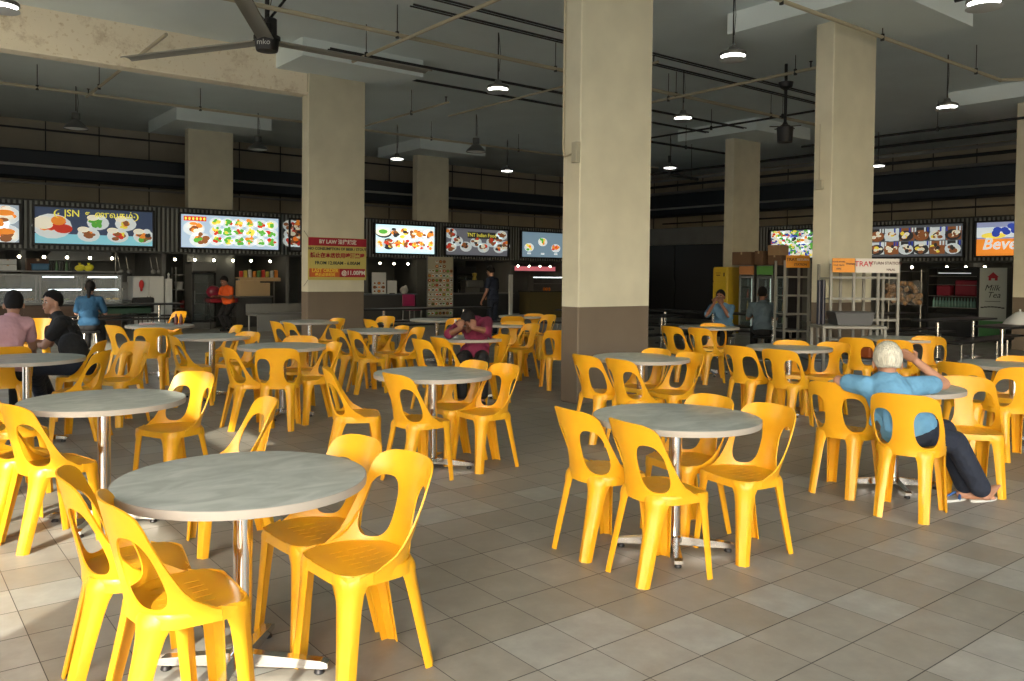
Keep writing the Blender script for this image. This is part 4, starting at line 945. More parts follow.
for z in (.75,1.05,1.35,1.58): b.box((0,.25,z),(w-.04,.48,.015))
b.build('shelf',M_STEEL,t); MB().tube([(-w*.3,.05,1.66),(w*.35,.05,1.66)],.01,n=6).build('light_tube',emat('dim_tube',(.7,.75,.75),.8),t)
for k in range(14):
    bottle((Xr+.32,y0-.12-k*(w-.24)/13,.76),'pale green bottle in the row inside the tall black display cabinet',mat('pale_green_bottle',(.12,.25,.22),rough=.25),'bottles in the black display cabinet',1.15)
for k,(f_,z,s_) in enumerate(((.30,1.06,.28),(.75,1.06,.42))):
    q=MB().box((0,0,s_/2),(.25,s_*1.3,s_),bev=.03).build('red_crate',mat('red_crate',(.22,.01,.03),rough=.5)); q.location=(Xr+.38,y0-f_*w,z); tag(q,['smaller red crate inside the black display cabinet','larger red crate inside the black display cabinet'][k],'crate')
Xb=21.2; y0=rx(979,Xb); y1=rx(1007.5,Xb); w=y0-y1
t=thing('milk_tea_fridge','tall white cabinet-shaped panel reading Milk Tea with a red house emblem','sign panel',(Xb,(y0+y1)/2,0),R)
MB().box((0,.25,.9),(w,.5,1.8),bev=.01).build('body',mat('dark_side',(.08,.09,.09)),t); fp_=MB().box((0,-.006,.92),(w-.03,.012,1.72)).build('front_panel',mat('pale_print',(.42,.46,.43),rough=.4),t)
MB().box((0,-.014,.3),(w-.05,.003,.42)).build('green_band',mat('green_band',(.06,.22,.07)),fp_)
lettering('Milk',.20,M_BLK,fp_,-.02,-.016,1.30,shear=.3,ext=.001); lettering('Tea',.20,M_BLK,fp_,.02,-.016,1.13,shear=.3,ext=.001)
b=MB(); b.prism([(-.13,1.56),(0,1.68),(.13,1.56),(.10,1.56),(.10,1.48),(.04,1.48),(.04,1.53),(-.04,1.53),(-.04,1.48),(-.10,1.48),(-.10,1.56)],-.018,-.013); b.build('house_emblem',mat('crimson',(.35,.01,.03)),fp_,smooth=False)
b=MB(); 
for k in range(7): a=PI*(.2+.6*k/6); b.box((-.23+k*.077,-.015,.80+.05*math.sin(a)),(.07,.003,.03))
b.box((0,-.015,.98),(w*.55,.003,.012)); b.build('roof_drawing',M_BLK,fp_,smooth=False)
# fire extinguisher by the far right pillar
p=atD(1019,300,16.8); t=thing('fire_extinguisher','red fire extinguisher on the far right pillar','extinguisher',(19.62,6.93,.75)); MB().lathe([(0,0),(.07,0),(.08,.02),(.08,.4),(.03,.47),(.03,.5)],n=14).build('cylinder',mat('ext_red',(.4,.01,.01),rough=.3),t); MB().tube([(0,0,.5),(0,-.05,.54),(.08,-.05,.4),(.09,0,.2)],.012,n=6).build('hose',M_BLK,t)
t=thing('fire_sign','small red fire sign above the extinguisher','sign',(19.62,7.03,1.62)); MB().box((0,0,0),(.22,.01,.26)).build('panel',mat('ext_red',(.4,.01,.01)),t); MB().box((0,-.007,.02),(.05,.003,.12)).build('pictogram',M_WHITE,t)
# black long tables with benches
def bar_table(px,py,D,L,rz,label,z=.74,bench=True):
    p=atD(px,py,D); t=thing('long_black_table',label,'table',(p.x,p.y,0),rz)
    MB().box((0,0,z),(L,.55,.035),bev=.006).build('top',M_BLK,t)
    for x in (-L*.32,L*.32):
        MB().tube([(x,0,.02),(x,0,z-.02)],.035,n=12).lathe([(.0,0),(.22,0),(.22,.012),(.06,.03),(.035,.05)],(x,0,0),n=20).build('leg',M_CHR,t)
    if bench:
        for s_ in (-1,1):
            bb=MB().box((0,s_*.62,.44),(L,.26,.035),bev=.006).build('bench_seat',M_BLK,t)
            for x in (-L*.32,L*.32): MB().tube([(x,s_*.62,0),(x,s_*.62,.42)],.022,n=8).build('bench_leg',M_CHR,bb)
    return t
bar_table(956,322,15.6,2.3,0,'long black table with benches in front of the bread rack, nearer to the white-haired man')
bar_table(1020,322,13.8,2.2,0,'long black table with benches cut by the right edge of the photo')
bar_table(880,318,17.6,2.4,0,'long black table behind the tall tray rack')
bar_table(742,318,17.0,2.3,-PI/2,'long black table before the lit drinks fridge')
bar_table(690,318,17.8,2.2,-PI/2,'long black table before the dark doorway')
bar_table(600,318,18.4,2.2,0,'long black table hidden mostly by the central pillar')
bar_table(640,322,15.5,1.9,0,'long black table at the right edge of the central pillar')
bar_table(425,318,18.0,3.2,0,'long black table in front of the tall menu standee')
bar_table(120,312,18.4,2.6,0,'long black table in front of the glass counter')
# white parasol-like lamp near right edge and small lamp on table
t=thing('food_cover','white cone-shaped food cover on the black table at the right edge','food cover',atD(1020,313,13.8)-Vector((0,0,.0))); t.location.z=.76; MB().lathe([(.25,0),(.2,.08),(.06,.2),(0,.22)],n=20).build('cone',M_WHITE,t); MB().ball((0,0,.235),.02,n=8).build('knob',M_WHITE,t)
# ------------------------------------------------------------ red and yellow notice on the left pillar
PX,PY=6.62,14.80
M_NY=mat('notice_yellow',(.50,.43,.12),rough=.5); M_NR=mat('notice_red',(.33,.01,.03),rough=.5); M_NW=mat('notice_white',(.7,.65,.6)); M_NK=mat('notice_black',(.03,.04,.04)); M_NO=mat('notice_gold',(.75,.5,.05))
zt=atY(335,238,PY).z; zb=atY(335,280,PY).z; w=1.23; h=zt-zb; cx=PX+.605; cz=(zt+zb)/2
t=thing('notice_banner','yellow and red alcohol notice hung across the left pillar','notice',(cx,PY-.03,cz))
MB().box((0,0,0),(w,.015,h)).build('sheet',M_NY,t)
MB().box((0,-.009,h*.40),(w,.004,h*.19)).build('red_title_band',M_NR,t)
bnd=MB().box((.0,-.009,-h*.33),(w*.96,.004,h*.2)).build('red_order_band',M_NR,t)
MB().box((-w*.22,-.012,-h*.33),(w*.5,.003,h*.2)).build('orange_order_band',mat('notice_orange',(.55,.12,.02)),t)
lettering('BY LAW 法律规定',.10,M_NW,t,0,-.014,h*.40,bold=.003)
lettering('NO CONSUMPTION OF BEER / STOUT',.072,M_NK,t,0,-.011,h*.235,bold=.002)
lettering('禁止在本店饮用啤酒黑啤',.105,M_NR,t,0,-.011,h*.075,bold=.003)
lettering('FROM 12.00AM - 6.00AM',.09,M_NK,t,0,-.011,-h*.10,bold=.002)
lettering('LAST ORDER',.095,M_NO,t,-w*.22,-.015,-h*.28,bold=.003); lettering('最后点单时间',.07,M_NO,t,-w*.22,-.015,-h*.38,bold=.002)
lettering('@11.00PM',.115,M_NW,t,w*.27,-.015,-h*.33,bold=.003)
b=MB(); 
for sx,sz in ((-1,1),(-1,-1)): b.tube([(sx*w/2,0,sz*h/2),(-.68,.05,sz*(h/2+.12))],.004,n=5)
b.build('tie_string',M_DARK,t)
# junction box and cable on central pillar
t=thing('junction_box','small grey junction box with conduit on the left face of the central pillar','electrical box',(6.46,7.09,atY(572,152,7.1).z)); MB().box((0,0,0),(.07,.09,.24),bev=.006).build('enclosure',mat('grey_box',(.38,.36,.27),rough=.5),t); MB().tube([(0,.04,.0),(0,.20,-.03),(0,.225,.05),(0,.225,1.9)],.012,n=6).build('conduit',M_PIPE,t)
t=thing('junction_box','small grey box at the upper left edge of the right pillar','electrical box',(11.18,6.9,atD(812,184,12.2).z)); MB().box((0,0,0),(.07,.12,.14),bev=.006).build('enclosure',mat('grey_box',(.38,.36,.27)),t); MB().tube([(0,0,.07),(0,0,.9)],.008,n=6).build('conduit',M_PIPE,t)
# small things on tables
def on_table(px,py,z=.7347): return at(px,py,z)
p=on_table(455.5,337.5); t=thing('water_bottle','clear plastic water bottle on the drinking person\'s table','bottle',p); MB().lathe([(0,0),(.032,0),(.034,.02),(.034,.07),(.030,.08),(.034,.09),(.034,.15),(.013,.19),(.013,.2)],n=16).build('bottle_body',mat('clear_pet',(.75,.78,.8),rough=.1,alpha=.4),t); MB().lathe([(.015,.2),(.015,.22),(0,.222)],n=12).build('cap',M_WHITE,t)
for k,(x,y,c,lb) in enumerate(((147,325,(.5,.35,.33),'folded pink tissue pack on the small-things table'),(157,324.5,(.5,.5,.48),'white tissue pack on the small-things table'))):
    t=thing('tissue_pack',lb,'tissue pack',on_table(x,y),.3*k); MB().box((0,0,.015),(.2,.11,.03),bev=.01).build('wrapper',mat('tissue_%d'%k,c),t); MB().box((0,0,.033),(.08,.03,.01)).build('tissue',M_WHITE,t)
for k,x in enumerate((176,181)):
    t=thing('sauce_bottle','small sauce bottle on the small-things table','bottle',on_table(x,324.5)+Vector((0,0,0)),0,'sauce bottles on the small-things table'); MB().lathe([(0,0),(.025,0),(.025,.1),(.012,.13),(.012,.15),(0,.16)],n=10).build('bottle_body',mat('sauce',(.12,.03,.02),rough=.3),t)
# ------------------------------------------------------------ people
SKIN=mat('skin',(.42,.22,.14),rough=.55,sub=.1); SKIN2=mat('skin_dark',(.22,.10,.06),rough=.55)
HAIRB=mat('black_hair',(.010,.009,.009),rough=.75,spec=.2); HAIRW=mat('white_hair',(.54,.52,.43),rough=.6,noise=.3,nscale=1,bump=.9,bscale=1)
for nd in [n for n in HAIRW.node_tree.nodes if n.type=='TEX_NOISE']:
    mp=HAIRW.node_tree.nodes.new('ShaderNodeMapping'); mp.inputs['Scale'].default_value=(110,110,14)
    HAIRW.node_tree.links.new(nd.inputs['Vector'].links[0].from_socket,mp.inputs[0]); HAIRW.node_tree.links.new(mp.outputs[0],nd.inputs['Vector'])
EYE=mat('eye_white',(.6,.58,.55),rough=.3); LIP=mat('lip',(.35,.12,.10),rough=.5)
def cloth(n,c):
    m=mat(n,c,rough=.85,bump=.9,bscale=9,noise=.08,nscale=6)
    for nd in m.node_tree.nodes:
        if nd.type=='BUMP': nd.inputs['Distance'].default_value=.035
    return m
def cap_(mb,p0,r0,p1,r1,n=14):
    p0=Vector(p0);p1=Vector(p1);d=p1-p0;L=max(d.length,1e-5); M=d.to_track_quat('Z','Y').to_matrix().to_4x4(); pr=[]
    for k in range(5): a=-PI/2+PI/2*k/4; pr.append((r0*math.cos(a),r0*math.sin(a)))
    for k in range(5): a=PI/2*k/4; pr.append((r1*math.cos(a),L+r1*math.sin(a)))
    pr[0]=(1e-7,pr[0][1]); pr[-1]=(1e-7,pr[-1][1]); mb.lathe(pr,p0,n=n,mtx=M)
def orient(fwd,up):
    f=Vector(fwd).normalized(); u=(Vector(up)-f*Vector(up).dot(f)).normalized(); r=f.cross(u)   # x=right,y=fwd,z=up
    return Matrix((r,f,u)).transposed().to_4x4()
def solid(mb,name,m,parent,vox=.01,smooth=6,iv=None):
    me=baked(mb,name,m,[('REMESH',dict(mode='VOXEL',voxel_size=vox)),('SMOOTH',dict(factor=.5,iterations=smooth))],ang=180)
    o=link(name,me,parent)
    if iv is not None: me.transform(iv)
    return o
def hand(b,w,d,nrm,curl=.5,s=1):
    d=Vector(d).normalized(); nrm=(Vector(nrm)-d*Vector(nrm).dot(d)).normalized(); lat=d.cross(nrm); w=Vector(w)
    M=Matrix((lat,d,nrm)).transposed().to_4x4(); b.ball(w+d*.045*s,(.040*s,.05*s,.017*s),n=12,mtx=M)
    for k,(o,l) in enumerate(((-.030,.062),(-.010,.074),(.010,.070),(.029,.055))):
        p0=w+d*.08*s+lat*o*s; c=curl*(1+.1*k)
        p1=p0+(d*math.cos(c)-nrm*math.sin(c))*l*.5*s; p2=p1+(d*math.cos(2*c)-nrm*math.sin(2*c))*l*.5*s
        cap_(b,p0-d*.02*s,.0095*s,p1,.009*s,8); cap_(b,p1,.009*s,p2,.0075*s,8)
    q=w+d*.03*s-lat*.035*s; q1=q+(d*.6-lat*.7-nrm*.2).normalized()*.035*s; cap_(b,w+d*.02*s-lat*.02*s,.013*s,q1,.0105*s,8); cap_(b,q1,.0105*s,q1+(d-lat*.1-nrm*.3).normalized()*.028*s,.009*s,8)
def head(b,c,f,u,s=1):
    c=Vector(c); M=orient(f,u); F=Vector(f).normalized(); r=M.to_3x3()@Vector((1,0,0)); U=M.to_3x3()@Vector((0,0,1))
    b.ball(c+U*.025*s-F*.01*s,(.074*s,.092*s,.092*s),n=20,mtx=M); b.ball(c-U*.045*s+F*.025*s,(.056*s,.062*s,.068*s),n=16,mtx=M)
    b.ball(c-U*.018*s+F*.092*s,(.013*s,.018*s,.022*s),n=10,mtx=M); b.ball(c-U*.055*s+F*.078*s,(.026*s,.016*s,.014*s),n=10,mtx=M); b.ball(c-U*.095*s+F*.062*s,(.024*s,.02*s,.018*s),n=10,mtx=M)
    for q in(-1,1): b.ball(c+r*q*.084*s-U*.014*s+F*.004*s,(.012*s,.022*s,.034*s),n=10,mtx=M); b.ball(c+r*q*.035*s+F*.06*s-U*.03*s,(.025*s,.02*s,.025*s),n=10,mtx=M)
def face(t,c,f,u,iv,s=1,part=True):
    M=orient(f,u); c=Vector(c)
    for q in (-1,1):
        e=MB().ball((q*.031*s,.083*s,.008*s),(.014*s,.008*s,.0065*s),n=10); e.ball((q*.031*s,.0895*s,.008*s),(.006*s,.004*s,.006*s),mi=1,n=8); me=e.mesh('eye',[EYE,HAIRB]); me.transform(iv@Matrix.Translation(c)@M); link('eye',me,t)
        e=MB().ball((q*.031*s,.089*s,.028*s),(.019*s,.006*s,.0045*s),n=8); me=e.mesh('eyebrow',HAIRB); me.transform(iv@Matrix.Translation(c)@M); link('eyebrow',me,t)
    e=MB().ball((0,.091*s,-.055*s),(.022*s,.008*s,.006*s),n=10); me=e.mesh('mouth',LIP); me.transform(iv@Matrix.Translation(c)@M); link('mouth',me,t)
def person(label,J,shirt,pants,hairm,skin=SKIN,vox=.011,hair='short',sleeve=.55,fem=0,feet=True,shoe=None,loc=None,hands=True):
    """J: joints in world space. One continuous body; clothes and hair are its children"""
    loc=Vector(loc if loc is not None else (J['pelvis'].x,J['pelvis'].y,0)); iv=Matrix.Translation(-loc)
    t=thing('person',label,'person',loc)
    V=Vector; P={k:(V(v) if not isinstance(v,(int,float)) else v) for k,v in J.items()}
    hf=P['hf'].normalized(); hu=P.get('hu',V((0,0,1))); hc=P['head']; U=(hu-hf*hu.dot(hf)).normalized()
    b=MB(); head(b,hc,hf,hu)
    cap_(b,P['neck'],.052,hc-U*.05-hf*.02,.050); 
    lat=(P['Rs']-P['Ls']).normalized(); up=(P['neck']-P['pelvis']).normalized(); fw=up.cross(lat)
    MT=orient(fw,up); ch=P['chest']; sw=(P['Rs']-P['Ls']).length
    b.ball(ch,(sw*.44,.115,.17),n=18,mtx=MT); b.ball(P['belly'],(sw*.40,.11,.15),n=18,mtx=MT); b.ball(P['pelvis'],(.165,.12,.12),n=18,mtx=MT)
    for S in 'LR':
        cap_(b,P['neck']-up*.03,.045,P[S+'s'],.05); cap_(b,P[S+'s'],.050,P[S+'e'],.039); cap_(b,P[S+'e'],.040,P[S+'w'],.026)
        if hands: hand(b,P[S+'w'],P.get(S+'hd',P[S+'w']-P[S+'e']),P.get(S+'hn',V((0,0,1))),P.get(S+'c',.5))
        cap_(b,P[S+'h'],.082,P[S+'k'],.058); cap_(b,P[S+'k'],.056,P[S+'a'],.036)
        fd=P.get(S+'fd',V((fw.x,fw.y,0))).normalized(); a=P[S+'a']
        if feet:
            so=-V(P.get(S+'fu',V((0,0,1)))).normalized()
            cap_(b,a+so*.045-fd*.03,.030,a+so*.055+fd*.09,.030)
            cap_(b,a+so*.055+fd*.09,.030,a+so*.062+fd*.14,.024)
            ls=fd.cross(so)
            for k in range(5): cap_(b,a+so*.062+fd*.13+ls*(k-2)*.014,.013 if k else .013,a+so*.066+fd*(.175-abs(k-1.2)*.008)+ls*(k-2)*.017,.010 if k<4 else .009,8)
    solid(b,'body',skin,t,vox,4,iv); face(t,hc,hf,hu,iv)
    # shirt
    b=MB(); b.ball(ch,(sw*.50,.140,.19),n=18,mtx=MT); b.ball(P['belly'],(sw*.44,.134,.17),n=18,mtx=MT); b.ball((P['belly']+P['pelvis']*3)/4,(.180,.143,.125),n=18,mtx=MT)
    cap_(b,P['neck']-up*.035,.072,P['neck']-up*.005,.062)
    for S in 'LR':
        e=P[S+'s'].lerp(P[S+'e'],sleeve); cap_(b,P['neck']-up*.05,.062,P[S+'s'],.066); cap_(b,ch+(P[S+'s']-ch)*.5,.09,P[S+'s'],.068)
        cap_(b,P[S+'s'],.068,e,.062)
    for k in range(10):
        q=ch.lerp(P['belly'],RNG.random()); a0=RNG.uniform(0,2*PI); o=MT.to_3x3()@V((math.cos(a0)*sw*.42,math.sin(a0)*.115,RNG.uniform(-.05,.05))); cap_(b,q+o,.022,q+o*.9+lat*RNG.uniform(-.08,.08)-up*.1,.02,8)
    so_=solid(b,'shirt',shirt,t,vox,4,iv)
    b=MB(); M3=MT; R_=[]
    rows=[[],[]]
    for k in range(19):
        a0=2*PI*k/18; o=MT.to_3x3()@V((math.cos(a0)*.062,math.sin(a0)*.058,0)); rows[0].append(P['neck']+o-up*.02); rows[1].append(P['neck']+o*1.08+up*.028)
    b.grid(rows); me=baked(b,'collar',shirt,[('SOLIDIFY',dict(thickness=.01))]); me.transform(iv); link('collar',me,so_)
    b=MB(); b.ball(P['pelvis']-up*.03,(.165,.128,.11),n=18,mtx=MT)
    for S in 'LR':
        e=P[S+'k'].lerp(P[S+'a'],J.get('cuff',.86)); cap_(b,P[S+'h'],.088,P[S+'k'],.076); cap_(b,P[S+'k'],.076,e,.066)
    solid(b,'trousers',pants,t,vox,5,iv)
    # hair
    b=MB(); M=orient(hf,hu); F=hf
    n=26; vs=[];
    def cut(v):
        x,y,z=v       # unit sphere direction
        if hair=='long': return z>-.75-(.2 if y<0 else 0) and not (y>.35 and z<.55)
        return z>(-.62 if y<-.25 else -.62+(y+.25)*1.1 if y<.3 else .0+(y-.3)*.75)
    o0=len(b.v)
    for i in range(33):
        for j in range(48):
            ph=PI*i/32; th=2*PI*j/48; v=(math.sin(ph)*math.cos(th),math.sin(ph)*math.sin(th),math.cos(ph))
            k=1+.018*math.sin(th*9+ph*7)+.014*math.sin(th*17-ph*11)+.01*math.sin(th*5+ph*19)+.05*max(0,v[2])*(1 if hair!='long' else 0); b.v.append(hc+M.to_3x3()@V((v[0]*(.083 if hairm is not HAIRW else .091)*k,v[1]*.107*k-.012,v[2]*.108*k+.030)))
    for i in range(32):
        for j in range(48):
            ph=PI*(i+.5)/32; th=2*PI*(j+.5)/48; v=(math.sin(ph)*math.cos(th),math.sin(ph)*math.sin(th),math.cos(ph))
            if cut(v): b.f.append((o0+i*48+j,o0+(i+1)*48+j,o0+(i+1)*48+(j+1)%48,o0+i*48+(j+1)%48)); b.mi.append(0)
    me=baked(b,'hair',hairm,[('SOLIDIFY',dict(thickness=.016,offset=-1)),('SMOOTH',dict(factor=.5,iterations=2))],merge=1e-4,ang=180); me.transform(iv); ho=link('hair',me,t)
    if hair=='long':
        b=MB(); q=hc-F*.10-U*.02; cap_(b,q,.04,q-U*.12-F*.03,.03); cap_(b,q-U*.12-F*.03,.03,q-U*.27-F*.01,.014); solid(b,'ponytail',hairm,ho,.01,2,iv)
    if shoe: 
        for S in 'LR':
            a=P[S+'a']; fd=P.get(S+'fd',V((fw.x,fw.y,0))).normalized(); b=MB(); cap_(b,V((a.x,a.y,.035))-fd*.03,.04,V((a.x,a.y,.032))+fd*.15,.036); solid(b,'shoe',shoe,t,.012,3,iv)
    return t
def seated(x,y,h,lean=.15,seat=.44,arms='rest',hh=None,drop=0,span=.36):
    """joint set for someone sitting at x,y facing heading h (degrees)"""
    a=math.radians(h); f=Vector((math.cos(a),math.sin(a),0)); l=Vector((-f.y,f.x,0)); U=Vector((0,0,1)); o=Vector((x,y,0))
    L=lambda fx,ly,uz:o+f*fx+l*ly+U*uz
    J={}; pz=seat+.10; J['pelvis']=L(0,0,pz); J['belly']=L(lean*.35,0,pz+.17); J['chest']=L(lean*.8,0,pz+.34-drop*.3); nk=L(lean*1.15,0,pz+.50-drop); J['neck']=nk
    J['head']=nk+f*(.03+lean*.15)+U*(.15-drop*.2)
    J['Ls']=L(lean,span/2,pz+.44-drop*.8); J['Rs']=L(lean,-span/2,pz+.44-drop*.8)
    J['Lh']=L(.02,.09,pz-.01);J['Rh']=L(.02,-.09,pz-.01);J['Lk']=L(.42,.12,pz);J['Rk']=L(.42,-.12,pz);J['La']=L(.44,.12,.08);J['Ra']=L(.44,-.12,.08)
    J['Lfd']=f;J['Rfd']=f
    if arms=='rest':
        J['Le']=L(lean+.10,span/2+.07,pz+.20);J['Re']=L(lean+.10,-span/2-.07,pz+.20); J['Lw']=L(lean+.32,span/2-.03,.77);J['Rw']=L(lean+.32,-span/2+.03,.77)
    elif arms=='face':
        J['Le']=L(lean+.24,span/2+.02,pz+.26);J['Re']=L(lean+.24,-span/2-.02,pz+.26); hd=J['head']; J['Lw']=hd+f*.15+l*.06-U*.10;J['Rw']=hd+f*.15-l*.06-U*.10; J['Lhd']=J['Rhd']=Vector((0,0,1))-f*.4; J['Lhn']=f; J['Rhn']=f; J['Lc']=J['Rc']=.7
    J['hf']=(f*math.cos(math.radians(0))+U*0) if hh is None else Vector((math.cos(math.radians(hh)),math.sin(math.radians(hh)),0)); J['f']=f
    return J
NAVY=cloth('navy_trousers',(.012,.018,.035)); BLKC=cloth('black_cloth',(.008,.008,.009))
# --- white-haired man in the blue shirt
V=Vector
J=dict(pelvis=atD(911,431,5.36),belly=atD(901,416,5.37),chest=atD(891,398,5.42),neck=atD(889,379,5.45),head=atD(887.5,362.5,5.46),
 Ls=atD(866,386,5.46),Rs=atD(914,386,5.42),Le=atD(839,381,5.62),Lw=atD(862,384,5.90),Re=atD(944,384,5.52),Rw=atD(916,361,5.60),
 Lh=atD(908,433,5.40),Rh=atD(918,435,5.33),Lk=atD(944,430,5.62),Rk=atD(955,442,5.42),
 La=atD(966,487,5.60),Ra=atD(982,491,5.48))
J['hf']=V((.75,.55,-.12)); J['Lhd']=atD(885,380,6.0)-J['Lw']; J['Rhd']=atD(903,352,5.60)-J['Rw']; J['Rhn']=-(J['head']-J['Rw']); J['Rc']=.25
J['Lfd']=atD(995,497,5.55)-atD(968,497,5.6); J['Rfd']=V(atD(992,477,5.66)-atD(980,491,5.48)); J['Rfu']=V((-.7,.3,.5)); J['cuff']=.93
# ankle heights on the floor
J['La'].z=.085
person('white-haired person in a light blue shirt and navy trousers, seated, one hand on head',J,cloth('light_blue_polo',(.12,.30,.48)),NAVY,HAIRW,vox=.0075,sleeve=.62)
# slippers
for k,(x,y,dx) in enumerate(((983,500,1),(953,500,1))):
    p=at(x,y,0); d=(at(x+12,y-2,0)-p).normalized(); t=thing('slipper',['blue and white slipper under the foot of the white-haired person','empty blue and white slipper beside the yellow chair leg'][k],'slipper',p,math.atan2(d.y,d.x))
    b=MB(); n=20; pts=[(.13*math.cos(2*PI*i/n),(.045+.008*math.cos(2*PI*i/n))*math.sin(2*PI*i/n)) for i in range(n)]
    b.add([(x_,y_,.0) for x_,y_ in pts]+[(x_,y_,.016) for x_,y_ in pts],[tuple(reversed(range(n))),tuple(range(n,2*n))]+[(i,(i+1)%n,(i+1)%n+n,i+n) for i in range(n)]); b.build('sole',mat('slipper_white',(.5,.52,.5),rough=.6),t)
    b=MB(); b.tube([(.0,.045,.014),(.045,.02,.045),(.08,0,.02),(.045,-.02,.045),(.0,-.045,.014)],.009,n=8); b.build('strap',mat('slipper_blue',(.04,.12,.35),rough=.5),t)
# --- man in pink
c=chair_pos((7,346.5),85)
J=seated(c.x,c.y+.02,88,lean=.10); J['neck']+=Vector((.06,0,0)); J['head']+=Vector((.08,.02,-.03)); 
J['Re']=atD(33,347,8.15); J['Rw']=atD(33,352,8.45)
person('person in a pale pink shirt seen from behind at the left edge',J,cloth('pale_pink_shirt',(.52,.30,.34)),BLKC,HAIRB,vox=.011,shoe=BLKC)
# --- man in black
c=chair_pos((104,340),155)
J=seated(c.x,c.y,170,lean=.22,hh=205)
dv=atD(52,303,8.7)-J['head']; dv.z=min(max(dv.z,-.05),.05)
for k in ('head','neck'): J[k]+=dv*(1 if k=='head' else .8)
for k in ('chest','Ls','Rs','Le','Re'): J[k]+=dv*.6
J['Lw']=atD(38,345,8.5); J['Le']=atD(44,346,8.35); J['Rw']=J['Lw']+Vector((-.05,.2,.03)); J['Lhd']=atD(28,343,8.6)-J['Lw']
J['La']=atD(42,392,9.0); J['Ra']=atD(50,388,9.3); J['La'].z=J['Ra'].z=.08
person('person in a black shirt seated on a yellow chair, face in profile to the left',J,BLKC,NAVY,HAIRB,vox=.010)
# --- woman in blue with a ponytail
p=atD(89,348,14.4)
J=seated(p.x,p.y,68,lean=.06,span=.32); person('person with a dark ponytail in a blue top, seen from behind at the small-things table',J,cloth('teal_blue_top',(.010,.06,.13)),BLKC,HAIRB,vox=.013,hair='long',fem=1,sleeve=.8,shoe=BLKC)
t=thing('bar_stool','chrome-legged stool under the person with the ponytail','stool',(p.x,p.y,0)); MB().lathe([(0,.40),(.17,.40),(.18,.42),(.16,.44),(0,.44)],n=20).build('seat',M_BLK,t)
for k in range(4): a=PI/4+k*PI/2; MB().tube([(.12*math.cos(a),.12*math.sin(a),.41),(.17*math.cos(a),.17*math.sin(a),0)],.012,n=6).build('leg',M_CHR,t)
# --- person in maroon drinking
p=atD(474,352,9.75)
J=seated(p.x,p.y,232,lean=.26,arms='face',drop=.12,span=.34); J['hf']=Vector((J['f'].x,J['f'].y,-.75)); J['hu']=Vector((J['f'].x*.6,J['f'].y*.6,1)); J['head']=atD(468,322,9.45); J['neck']=atD(474,320,9.62)
J['Lw']=atD(473,328,9.2); J['Rw']=atD(461,328,9.2); J['Re']=atD(449,334,9.35); J['Le']=atD(487,331,9.35); J['Rs']=atD(461,325,9.6); J['Ls']=atD(487,322,9.65); J['chest']=atD(476,331,9.72); J['belly']=atD(477,341,9.8)
person('person in a maroon long-sleeved top bent over a drink held in both hands',J,cloth('maroon_top',(.16,.012,.045)),BLKC,HAIRB,skin=SKIN2,vox=.010,sleeve=1.0,hair='short',shoe=BLKC)
t=thing('drink_glass','pale drink glass held to the mouth of the person in maroon','glass',on_table(466,337)); MB().lathe([(0,0),(.028,0),(.036,.11),(.034,.11),(.026,.006),(0,.006)],n=16).build('tumbler',mat('pale_drink',(.6,.58,.5),rough=.2),t); MB().tube([(0,0,.02),(.02,.0,.16)],.004,n=6).build('straw',M_WHITE,t)
t=MB().box((0,0,.03),(.12,.09,.06),bev=.02).build('red_pouch',mat('bright_red_cloth',(.5,.02,.04),rough=.7)); t.location=on_table(477,338); tag(t,'small bright red pouch on the drinking person\'s table','pouch')
# --- standing staff in dark blue
p=atD(493,300,19.6); x,y=p.x,p.y; a=math.radians(110); f=V((math.cos(a),math.sin(a),0)); l=V((-f.y,f.x,0)); o=V((x,y,0)); L=lambda fx,ly,uz:o+f*fx+l*ly+V((0,0,uz))
J=dict(pelvis=L(0,0,.92),belly=L(.02,0,1.08),chest=L(.03,0,1.25),neck=L(.05,0,1.42),head=L(.08,0,1.56),Ls=L(.03,.17,1.36),Rs=L(.03,-.17,1.36),Le=L(.02,.25,1.10),Re=L(.05,-.24,1.10),Lw=L(.12,.27,.90),Rw=L(.25,-.2,.98),Lh=L(0,.09,.88),Rh=L(0,-.09,.88),Lk=L(.03,.1,.48),Rk=L(.03,-.1,.48),La=L(0,.1,.08),Ra=L(0,-.1,.08),hf=f+V((0,0,-.2)),Lfd=f,Rfd=f)
person('staff member in a dark navy shirt standing at the black counter, seen from behind',J,cloth('navy_shirt',(.010,.016,.035)),NAVY,HAIRB,vox=.014,sleeve=.6,shoe=BLKC)
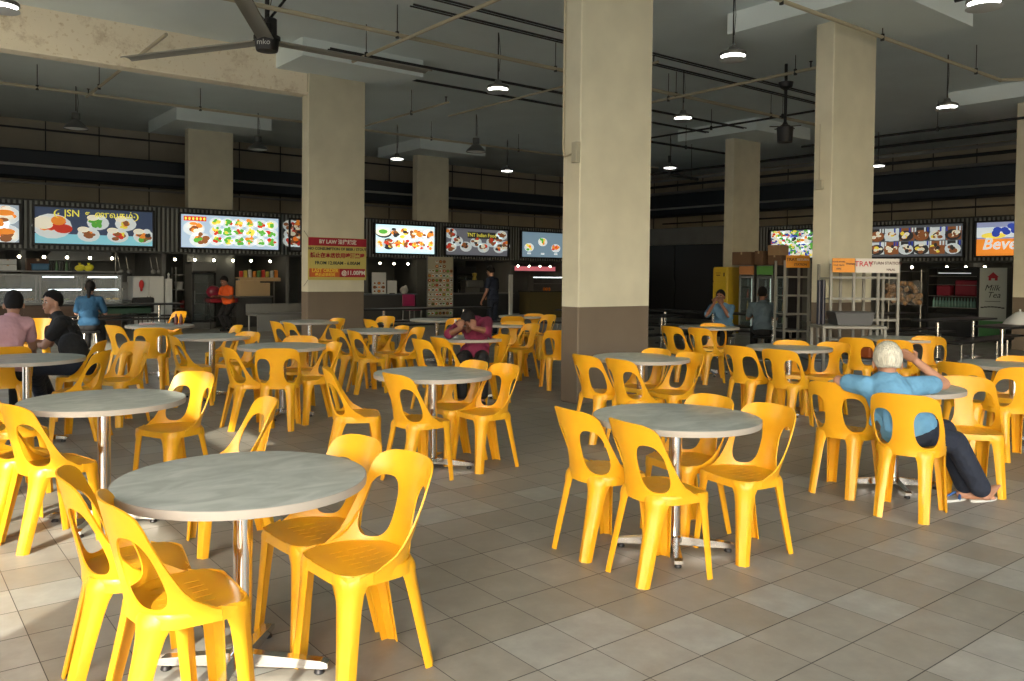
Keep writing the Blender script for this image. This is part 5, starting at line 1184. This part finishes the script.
# --- person in light blue with hands at face
p=atD(725,323,15.2)
J=seated(p.x,p.y,200,lean=.20,arms='face',drop=.05); person('person in a light blue shirt sitting with hands at the face before the yellow cabinet',J,cloth('pale_blue_shirt',(.12,.24,.38)),BLKC,HAIRB,skin=SKIN2,vox=.014,sleeve=.9,shoe=BLKC)
p=atD(763,322,14.9)
J=seated(p.x,p.y,40,lean=.16); person('person in a grey-blue shirt with dark hair, seen from behind before the fridges',J,cloth('grey_blue_shirt',(.09,.13,.16)),BLKC,HAIRB,skin=SKIN2,vox=.014,sleeve=.7,shoe=BLKC)
for (px,py,D,lb) in ((725,323,15.2,'stool under the person in light blue'),(763,322,14.9,'stool under the person in grey-blue')):
    p=atD(px,py,D); t=thing('round_stool',lb,'stool',(p.x,p.y,0)); MB().lathe([(0,.40),(.17,.40),(.18,.42),(.16,.44),(0,.44)],n=16).build('seat',M_BLK,t); MB().tube([(0,0,0),(0,0,.4)],.03,n=8).lathe([(0,0),(.16,0),(.15,.02),(0,.03)],n=16).build('leg',M_CHR,t)
# --- worker in orange
p=atD(229,300,20.7); x,y=p.x,p.y; a=math.radians(200); f=V((math.cos(a),math.sin(a),0)); l=V((-f.y,f.x,0)); o=V((x,y,0)); L=lambda fx,ly,uz:o+f*fx+l*ly+V((0,0,uz))
J=dict(pelvis=L(0,0,.72),belly=L(.03,0,.86),chest=L(.06,0,.99),neck=L(.10,0,1.13),head=L(.15,0,1.25),Ls=L(.07,.16,1.07),Rs=L(.07,-.16,1.07),Le=L(.12,.22,.85),Re=L(.12,-.22,.85),Lw=L(.32,.15,.88),Rw=L(.32,-.15,.88),Lh=L(0,.09,.68),Rh=L(0,-.09,.68),Lk=L(.18,.1,.42),Rk=L(.18,-.1,.42),La=L(.02,.1,.08),Ra=L(.02,-.1,.08),hf=f+V((0,0,-.4)),Lfd=f,Rfd=f)
person('worker in an orange shirt behind the pale cartons on the stall counter',J,cloth('orange_shirt',(.65,.09,.01)),BLKC,HAIRB,skin=SKIN2,vox=.014,shoe=BLKC)
# ------------------------------------------------------------ light and render look
sun=bpy.data.lights.new('sun','SUN'); sun.energy=6.2; sun.angle=.009; sun.color=(1,.93,.78)
so=bpy.data.objects.new('sun',sun); COL.objects.link(so)
el=math.radians(31.6); d=Vector((.76*math.cos(el),.65*math.cos(el),-math.sin(el))); so.rotation_euler=d.to_track_quat('-Z','Y').to_euler()
w=bpy.data.worlds.new('world'); scn.world=w; w.use_nodes=True; nt=w.node_tree; bg=nt.nodes['Background']
sk=nt.nodes.new('ShaderNodeTexSky'); sk.sky_type='NISHITA'; sk.sun_disc=False; sk.sun_elevation=el; sk.sun_rotation=math.radians(230); sk.air_density=1.0; sk.dust_density=3
nt.links.new(sk.outputs[0],bg.inputs[0]); bg.inputs[1].default_value=.75
vs=scn.view_settings; scn.display_settings.display_device='sRGB'; vs.view_transform='Standard'; vs.look='None'; vs.gamma=1; vs.exposure=.14; vs.use_curve_mapping=False
